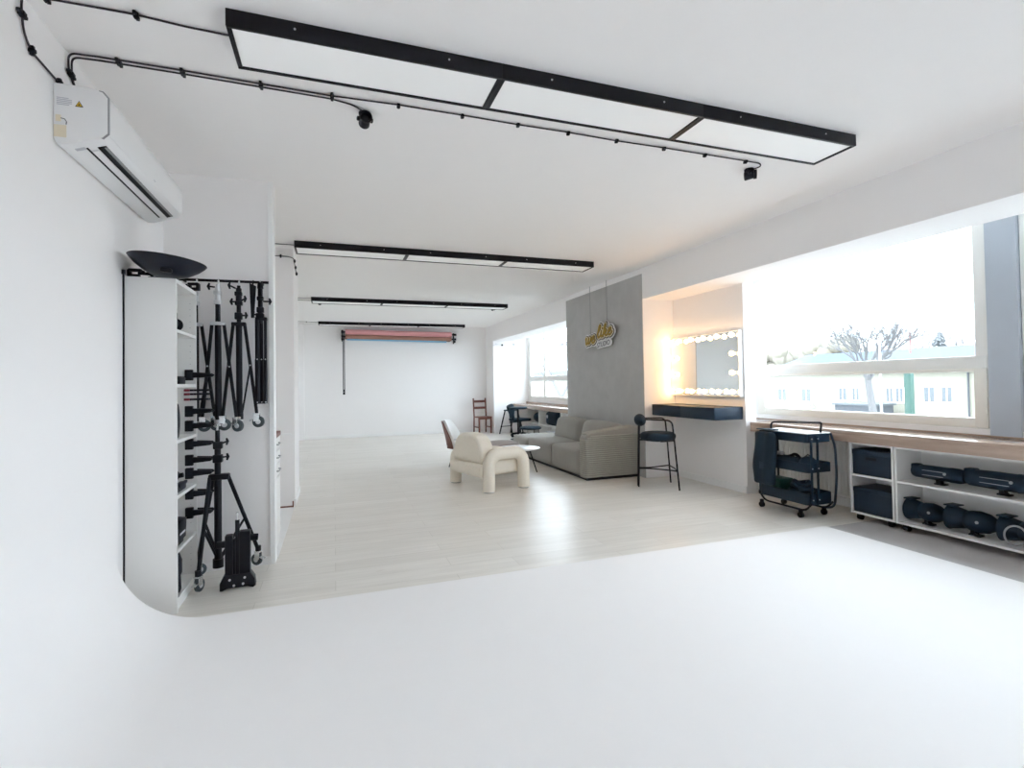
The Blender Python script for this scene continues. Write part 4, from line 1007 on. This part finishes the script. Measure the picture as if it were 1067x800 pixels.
def strobe(loc, L, r, label, hood=True, foot=True, long_=False, rz=0.0):
    """flash head lying along -Y (towards the camera end), bracket below"""
    t = thing('studio_strobe', label, 'flash head', loc, rz, group='black studio flash heads on the wide shelf')
    zc_ = r+0.035
    A = Matrix.Translation((0, 0, zc_)) @ RX90     # +z of profile -> -Y
    if long_:
        MB().lathe([(0, -L/2), (r*0.8, -L/2), (r*0.95, -L/2+.02), (r, -L*0.15), (r, L*0.2), (r*1.05, L*0.22), (r*1.02, L*0.38), (r*0.8, L*0.48), (r*0.4, L/2), (0, L/2)], A, 24).build('body', GLAREP, t)
        MB().box(-r*0.6, r*0.6, L*0.36, L*0.52, zc_+r*0.1, zc_+r*1.05, 0.012, 2).build('rear_grip', GLAREP, t)
        s_ = MB()
        for z in (-0.02, 0.02): s_.box(-r-0.002, -r+0.012, -L*0.15, L*0.25, zc_+z-0.002, zc_+z+0.002)
        s_.build('side_stripe', MGREY, t)
    else:
        MB().lathe([(0, -L*0.15), (r*0.85, -L*0.15), (r*1.0, -L*0.05), (r*1.08, L*0.12), (r*0.95, L*0.30), (r*0.6, L*0.44), (0, L*0.5)], A, 24).build('body', GLAREP, t)
        MB().lathe([(r*0.8, -L*0.12), (r*0.95, -L*0.18), (r*1.18, -L*0.44), (r*1.30, -L*0.50), (r*1.24, -L*0.49), (r*1.05, -L*0.40), (r*0.8, -L*0.15)], A, 24).build('reflector', GLAREP, t)
    if not long_: MB().box(-r*0.75, r*0.75, L*0.30, L*0.56, zc_+r*1.16, zc_+r*1.30, 0.004).build('hood_lip', GLAREP, t)
    br = MB().box(-0.03, 0.03, -0.05, 0.03, 0.0, 0.012, 0.003).box(-0.022, 0.022, -0.02, 0.02, 0.01, zc_-r*0.8, 0.006)
    br.build('bracket', BLACKP, t)
    k = MB().cyl((-0.02, -0.02, 0.035), (-0.07, -0.05, 0.025), 0.008, seg=8).box(-0.085, -0.06, -0.07, -0.04, 0.012, 0.036, .006); k.build('lock_lever', BLACKP, t)
    MB().cyl((-r-0.004, -L*0.18, zc_+0.01), (-r+0.01, -L*0.18, zc_+0.01), 0.012, seg=12).build('dial', MGREY, t)
    return t
strobe((4.84, 2.905, 0.438), 0.40, 0.060, 'long black flash head on the upper shelf, nearest the boxes', long_=True)
strobe((4.84, 2.47, 0.438), 0.46, 0.070, 'long striped black flash head on the upper shelf, cut by the photo edge', long_=True)
strobe((4.83, 3.00, 0.080), 0.29, 0.075, 'egg-shaped black flash head on the lower shelf, nearest the boxes')
strobe((4.83, 2.66, 0.080), 0.33, 0.080, 'egg-shaped black flash head in the middle of the lower shelf')
t = strobe((4.83, 2.31, 0.080), 0.32, 0.078, 'black flash head with pale ring cable at the lower shelf edge')
MB().tube([(-0.115+0.02*math.sin(a), 0.035+0.065*math.cos(a), 0.10+0.065*math.sin(a)) for a in [2*PI*i/24 for i in range(24)]], 0.007, 8, closed=True).build('cable_loop', MGREY, t)['label'] = 'pale cable loop'

# ================================================================== TROLLEY
TX0, TX1, TY0, TY1 = 4.285, 4.60, 3.70, 4.31
tr = thing('utility_trolley', 'dark three-tier metal trolley on casters before the radiator', 'trolley', (TX0, TY0, 0))
tw, tl = TX1-TX0, TY1-TY0
def tray(z0, z1):
    th = 0.006
    base = [(0.04, 0), (tw-0.04, 0)] + arc(tw-0.04, 0.04, 0.04, -90, 0, 5)[1:] + arc(tw-0.04, tl-0.04, 0.04, 0, 90, 5) + arc(0.04, tl-0.04, 0.04, 90, 180, 5) + arc(0.04, 0.04, 0.04, 180, 270, 5)[:-1]
    cx, cy = tw/2, tl/2
    inn = [(cx+(x-cx)*(1-2*th/tw), cy+(y-cy)*(1-2*th/tl)) for x, y in base]
    bm_ = bmesh.new(); n = len(base)
    rings = [[bm_.verts.new((x, y, z)) for x, y in P] for P, z in ((base, z0), (base, z1), (inn, z1), (inn, z0+th))]
    for a in range(3):
        for i in range(n): bm_.faces.new((rings[a][i], rings[a][(i+1) % n], rings[a+1][(i+1) % n], rings[a+1][i]))
    bm_.faces.new(rings[0][::-1]); bm_.faces.new(rings[3])
    m_ = MB(); m_._merge(bm_); return m_
for z0, z1 in ((0.735, 0.815), (0.445, 0.535), (0.135, 0.245)): tray(z0, z1).build('tray', GLAREP, tr)
for y in (0.10, tl-0.10):
    pass
for x in (0.03, 0.11):
    MB().tube([(x, -0.012, 0.15), (x, -0.012, 0.80)], 0.011, 8).build('upright', GLAREP, tr)
MB().tube(round_path([(tw-0.03, -0.012, 0.82), (tw-0.02, -0.05, 0.70), (tw-0.02, -0.06, 0.40), (tw-0.02, -0.03, 0.10), (tw-0.02, 0.10, 0.075)], 0.12), 0.011, 8).build('upright', GLAREB, tr)
for x in (0.03, tw-0.03):
    MB().tube([(x, tl+0.010, 0.15), (x, tl+0.010, 0.80)], 0.011, 8).build('upright', GLAREP, tr)
MB().tube(round_path([(tw*0.5, tl-0.03, 0.80), (tw*0.5, tl-0.03, 0.895), (tw*0.5, 0.02, 0.925), (tw*0.5+.03, 0.0, 0.925), (tw*0.5+.03, 0.02, 0.80)], 0.06), 0.010, 8).build('handle', BLACKM, tr)
for x in (0.02, tw-0.02):
    MB().tube(round_path([(x, -0.01, 0.15), (x, 0.06, 0.075), (x, tl-0.06, 0.075), (x, tl+0.01, 0.15)], 0.05), 0.010, 8).build('base_rail', BLACKM, tr)
for x in (0.005, tw-0.005):
    for y in (0.10, tl-0.03):
        c = MB().box(x-0.014, x+0.014, y-0.016, y+0.016, 0.035, 0.082, 0.004).build('caster', BLACKP, tr)
        MB().cyl((x-0.018, y, 0.028), (x+0.018, y, 0.028), 0.028, seg=16, bev=.004).build('wheel', BLACKP, c)
for z in (0.775, 0.49, 0.19):
    for x in (0.03, 0.11): MB().cyl((x, -0.026, z), (x, -0.02, z), 0.007, seg=8).build('screw', SILVER, tr)
t = thing('tray_board', 'thin white board covering the top tray of the trolley', 'board', (TX0, TY0, 0.816))
MB().box(0.005, tw-0.005, 0.005, tl-0.005, 0.0, 0.010, 0.003).build('board', WHITETOP, t)
MB().tube([(0.05, 0.02, 0.012), (0.05, tl-.02, 0.012)], 0.002, 4).build('edge_line', LGREY, t)
t = thing('hanging_bag', 'dark soft bag draped over the far end of the trolley', 'bag', (4.222, 4.165, 0.27))
m = MB().cushion(0, 0, 0.27, 0.07, 0.25, 0.545, 0.03, (0.012, 0.0, 0), n=16)
for v in m.bm.verts:
    f = v.co.z/0.55
    v.co.y = v.co.y*(0.78+0.30*math.sin(PI*(0.25+0.6*f))) + 0.015*math.sin(f*6)
    v.co.x += 0.010*math.sin(v.co.y*55+f*3)
m.build('bag', GLAREF, t)
MB().box(0.0, 0.11, -0.09, 0.10, 0.5585, 0.569, .004).build('top_flap', GLAREF, t)
MB().box(-0.052, -0.046, -0.05, 0.02, 0.16, 0.23, .002).build('patch', GLAREB, t)
t = thing('flash_bracket', 'pale grey bracket with black arms lying in the middle tray', 'bracket', (4.40, 4.06, 0.452))
MB().box(-0.03, 0.03, 0.03, 0.11, 0.02, 0.15, 0.015, 3).build('clip', LGREY, t)
MB().tube(round_path([(0, 0.06, 0.10), (0, -0.05, 0.11), (0, -0.12, 0.15), (0.0, -0.18, 0.10), (0, -0.22, 0.03)], .05), 0.016, 8).build('arm', BLACKP, t)
MB().tube(round_path([(0.02, 0.05, 0.05), (0.0, -0.02, 0.09), (0.0, -0.10, 0.08), (0.0, -0.17, 0.04)], .05), 0.012, 8).build('strap', LGREY, t)
t = thing('lens_pouch', 'black rounded pouch at the near end of the middle tray', 'pouch', (4.40, 3.80, 0.452))
MB().sph((0, 0, 0.065), 0.09, 16, 0.075, 0.075).build('pouch', GLAREP, t); MB().tube([(-.05, 0, .13), (0, 0, .155), (.05, 0, .13)], .006, 6).build('strap', BLACKP, t)
t = thing('gear_bag', 'flat black bag filling the middle tray of the trolley', 'bag', (4.335, 4.02, 0.452))
MB().cushion(0, 0, 0.06, 0.07, 0.34, 0.11, 0.04, (0.01, 0, 0.01)).build('bag', GLAREF, t); MB().box(-.037, -.03, -.12, .12, .055, .065, .002).build('zip', BLACKP, t)
t = thing('green_box', 'dark green box in the bottom tray under the hanging bag', 'box', (4.42, 4.17, 0.142))
MB().box(-0.09, 0.09, -0.09, 0.09, 0, 0.17, 0.01).build('box', GREEND, t); MB().box(-0.092, 0.092, -0.092, 0.092, 0.14, 0.18, 0.006).build('lid', GREEND, t)
t = thing('cable_heap', 'heap of coiled black cable in the bottom tray of the trolley', 'cable', (4.42, 3.90, 0.142))
rnd = random.Random(11)
for k in range(5):
    rr = 0.10-0.012*k; ph = rnd.uniform(0, 6)
    MB().tube([((rr+0.01*math.sin(3*a+ph))*math.cos(a), (rr*1.35)*math.sin(a), 0.03+0.035*k+0.012*math.sin(2*a+ph)) for a in [2*PI*i/22 for i in range(22)]], 0.024, 8, closed=True).build('coil', GLAREP, t)
t = thing('folded_stand', 'dark folded frame leaning under the far end of the near worktop', 'frame', (4.80, 4.74, 0))
MB().tube([(0.02, 0.02, 0), (0.06, -0.01, 0.60)], 0.018, 8).build('tube', GLAREP, t); MB().tube([(-0.02, -0.06, 0), (0.05, 0.01, 0.62)], 0.016, 8).build('tube', BLACKM, t)
MB().box(-0.05, 0.06, -0.11, 0.05, 0, 0.05, .01).build('base', BLACKP, t)

# ================================================================== FAR END
# backdrop rolls
def roll(z, y, r, m, lb, x0=0.29, x1=3.07, core=0.10):
    t = thing('backdrop_roll', lb, 'backdrop roll', (x0, y, z), group='rolled paper backdrops on the back wall')
    MB().cyl((0, 0, 0), (x1-x0, 0, -0.035), r, seg=24).build('paper_roll', m, t)
    MB().cyl((-0.05, 0, 0), (x1-x0+core, 0, -0.035), 0.025, seg=14).build('core_tube', BLACKM, t)
    return t
roll(2.745, 13.80, 0.066, PINK, 'pink paper roll, uppermost of the backdrop rolls')
roll(2.625, 13.83, 0.055, BROWNP, 'brown paper roll hanging under the pink backdrop roll', core=0.06)
roll(2.588, 13.92, 0.05, BLUEP, 'light blue paper roll peeking out below the brown backdrop roll', 0.33, 2.95)
MBk = thing('roll_bracket', 'black wall bracket at the left end of the backdrop rolls', 'bracket', (0.22, 14.0, 2.68), group='brackets of the backdrop rolls')
MB().box(-0.018, 0.018, -0.012, 0.0, -0.17, 0.13, 0.003).build('plate', BLACKM, MBk)
for dz, dy in ((0.066, -0.2), (-0.055, -0.17), (-0.115, -0.08)):
    MB().box(-0.012, 0.012, dy-0.02, -0.01, dz-0.012, dz+0.012, 0.003).cyl((-0.03, dy, dz), (0.035, dy, dz), 0.03, seg=14).build('arm', BLACKM, MBk)
dup(MBk, 'black wall bracket at the right end of the backdrop rolls', (3.17, 14.0, 2.645))
t = thing('roll_chain', 'long hanging chain with dark weight at the left of the backdrop rolls', 'chain', (0.245, 13.74, 1.13))
for x in (-0.016, 0.016): MB().cyl((x, 0, 0.04), (x, 0, 1.62), 0.010, seg=8).build('chain', CABLE, t)
MB().cyl((0, 0, 0.0), (0, 0, 0.06), 0.03, 0.024, 12, .006).build('weight', BLACKP, t); MB().sph((0, 0, 0.10), 0.028, 10).build('weight', BLACKP, t)
# sensor wire on pier
t = thing('cable_box', 'small white junction box with dark dots on the far pier', 'junction box', (4.25, 13.295, 2.41))
MB().box(-0.06, 0.14, -0.03, 0.0, 0.0, 0.05, .005).build('box', TRIM, t); MB().sph((0.11, -0.035, -0.01), 0.028, 10).build('knob', BLACKP, t)
MB().tube([(-0.14, -0.01, -0.02), (-0.06, -0.01, 0.01), (0.14, -0.01, 0.03), (0.45, -0.01, 0.03)], .006, 6).build('wire', LGREY, t); MB().sph((0.45, -0.02, 0.01), 0.024, 8).build('sensor', MGREY, t)

# wooden chair
wc = thing('wooden_chair', 'red-brown wooden ladder-back chair in the far right corner', 'chair', (3.85, 13.53, 0), math.radians(8))
MB().box(-0.20, 0.20, -0.20, 0.18, 0.425, 0.455, 0.01).build('seat', REDWOOD, wc)
for s_ in (-1, 1):
    MB().box(s_*0.175-0.02, s_*0.175+0.02, -0.19, -0.15, 0, 0.425, .005).build('leg', REDWOOD, wc)
    MB().tube([(s_*0.18, 0.19, 0), (s_*0.18, 0.165, 0.44), (s_*0.18, 0.21, 0.95)], 0.021, 8).build('leg', REDWOOD, wc)
    MB().box(s_*0.175-0.01, s_*0.175+0.01, -0.16, 0.17, 0.15, 0.18, .004).build('stretcher', REDWOOD, wc)
for z in (0.86, 0.68): MB().box(-0.165, 0.165, 0.185, 0.205, z-0.03, z+0.035, .005).build('slat', REDWOOD, wc)
MB().box(-0.165, 0.165, -0.18, -0.16, 0.38, 0.425, .003).build('seat_rail', REDWOOD, wc)

# far worktop
t = thing('worktop', 'oak worktop under the far window', 'worktop', (4.66, 8.64, 0.69))
MB().box(0, 0.42, 0, 4.65, 0.06, 0.10, 0.004).build('top', OAK, t)
MB().box(0, 0.04, 0, 4.65, 0.0, 0.062, 0.004).build('front_apron', OAK, t)
MB().box(0.39, 0.43, 0, 4.65, 0.10, 0.15, 0.003).build('upstand', OAK, t)
def far_unit(y0, y1, lb):
    t = thing('shelving_unit', lb, 'shelving unit', (4.70, y0, 0), group='white open shelving under the far worktop')
    w = y1-y0
    for a in (0, w-0.02): MB().box(0, 0.33, a, a+0.02, 0.02, 0.686).build('side_panel', WHITEB, t, smooth=False)
    for z in (0.02, 0.34): MB().box(0, 0.33, 0.02, w-0.02, z, z+0.02).build('shelf', WHITEB, t, smooth=False)
    MB().box(0.32, 0.33, 0.02, w-0.02, 0.04, 0.686).build('back_panel', WHITEB, t, smooth=False)
    MB().box(0.02, 0.30, 0.02, w-0.02, 0, 0.02).build('plinth', WHITEB, t, smooth=False)
far_unit(10.25, 11.52, 'white open shelf holding black bags under the far worktop')
far_unit(8.9, 10.24, 'white shelf nearest the sofa back under the far worktop')
far_unit(11.53, 12.3, 'cream-sided shelf at the far end under the far worktop')
t = thing('equipment_bag', 'large black equipment bag on the far open shelf', 'bag', (4.85, 10.85, 0.36))
MB().cushion(0, 0, 0.155, 0.26, 0.66, 0.31, 0.07, (0.0, 0.0, 0.01)).build('bag', GLAREF, t); MB().tube([(-.05, -.15, .31), (-.05, -.05, .322), (-.05, .05, .322), (-.05, .15, .31)], .01, 6).build('handle', BLACKP, t); MB().cyl((-0.14, 0.2, 0.2), (-0.13, 0.2, 0.2), 0.04, seg=12).build('reflector_badge', SILVER, t)
t = thing('equipment_bag', 'smaller rounded black bag on the cream-sided far shelf', 'bag', (4.85, 11.85, 0.36))
MB().sph((0, 0, 0.13), 0.13, 16, 0.24, 0.13).build('bag', GLAREF, t); MB().tube([(0, -.1, .24), (0, 0, .29), (0, .1, .24)], .008, 6).build('handle', BLACKP, t)
t = thing('paper_stack', 'heap of white wrapped paper on the lower far shelf', 'paper', (4.84, 10.95, 0.04))
for k in range(5): MB().box(-0.12, 0.12, -0.30+0.02*k, 0.30-0.03*k, 0.035*k, 0.035*k+0.03, .008, 2, Matrix.Rotation(0.05*(k-2), 4, 'Z')).build('sheaf', SWHITE if k % 2 else LGREY, t)

# stools and chair in the far bay
t = thing('step_stool', 'black A-frame step stool by the far pier', 'step stool', (4.45, 12.85, 0), math.radians(20))
MB().box(-0.17, 0.17, -0.11, 0.11, 0.62, 0.65, .006).build('top_step', GLAREP, t)
for sx in (-1, 1):
    for sy in (-1, 1): MB().tube([(sx*0.14, sy*0.09, 0.62), (sx*0.19, sy*0.27, 0)], 0.018, 8).build('leg', BLACKM, t)
MB().box(-0.16, 0.16, -0.24, -0.10, 0.32, 0.345, .005).build('lower_step', GLAREP, t)
MB().tube([(-0.175, 0.2, 0.2), (0.175, 0.2, 0.2)], .010, 6).build('crossbar', BLACKM, t)
t = thing('office_chair', 'dark swivel chair with curved back in the far bay', 'chair', (4.44, 12.15, 0), math.radians(200))
MB().cushion(0, 0, 0.43, 0.42, 0.42, 0.07, 0.03).build('seat', GLAREF, t)
MB().tube([(0.19, -0.02, 0.43), (0.26, 0, 0.55), (0.29, 0, 0.72), (0.33, 0, 0.80)], [0.03, 0.06, 0.10, 0.09], 12, flat=1.0).build('backrest', GLAREF, t)
MB().cyl((0, 0, 0.08), (0, 0, 0.40), 0.025).build('gas_lift', BLACKM, t)
for k in range(5):
    a = 2*PI*k/5; l_ = MB().tube([(0, 0, 0.10), (0.25*math.cos(a), 0.25*math.sin(a), 0.07)], [0.022, 0.014], 8).build('leg', BLACKM, t)
    MB().cyl((0.25*math.cos(a)-.02, 0.25*math.sin(a), 0.03), (0.25*math.cos(a)+.02, 0.25*math.sin(a), 0.03), 0.03, seg=12).build('caster', BLACKP, l_)
def pole_stool(loc, h, r, lb):
    t = thing('round_stool', lb, 'stool', loc, group='black round stools in the far bay')
    MB().lathe([(0, h-0.05), (r-0.02, h-0.05), (r, h-0.03), (r, h-0.01), (r-0.02, h), (0, h)], None, 28).build('seat', GLAREF, t)
    MB().cyl((0, 0, 0.02), (0, 0, h-0.05), 0.022, seg=12).build('post', BLACKM, t)
    MB().lathe([(0, 0), (0.19, 0), (0.19, 0.012), (0.03, 0.03), (0, 0.03)], None, 28).build('base', BLACKM, t)
    return t
pole_stool((4.17, 11.55, 0), 0.78, 0.22, 'tall black stool on a thin post, below the far worktop edge')
t = thing('low_stool', 'low oval black stool with thin steel legs near the sofa', 'stool', (4.10, 10.55, 0))
MB().lathe([(0, 0.33), (0.22, 0.33), (0.24, 0.345), (0.24, 0.37), (0.22, 0.385), (0, 0.39)], None, 30).build('seat', GLAREF, t)
for a in (45, 135, 225, 315):
    c_, s_ = math.cos(math.radians(a)), math.sin(math.radians(a)); MB().tube([(0.19*c_, 0.19*s_, 0.33), (0.21*c_, 0.21*s_, 0)], .010, 8).build('leg', CHROME if a == 225 else BLACKM, t)
MB().lathe([(0.19, 0.15), (0.205, 0.15), (0.205, 0.165), (0.19, 0.165), (0.19, 0.15)], None, 24).build('ring', BLACKM, t)
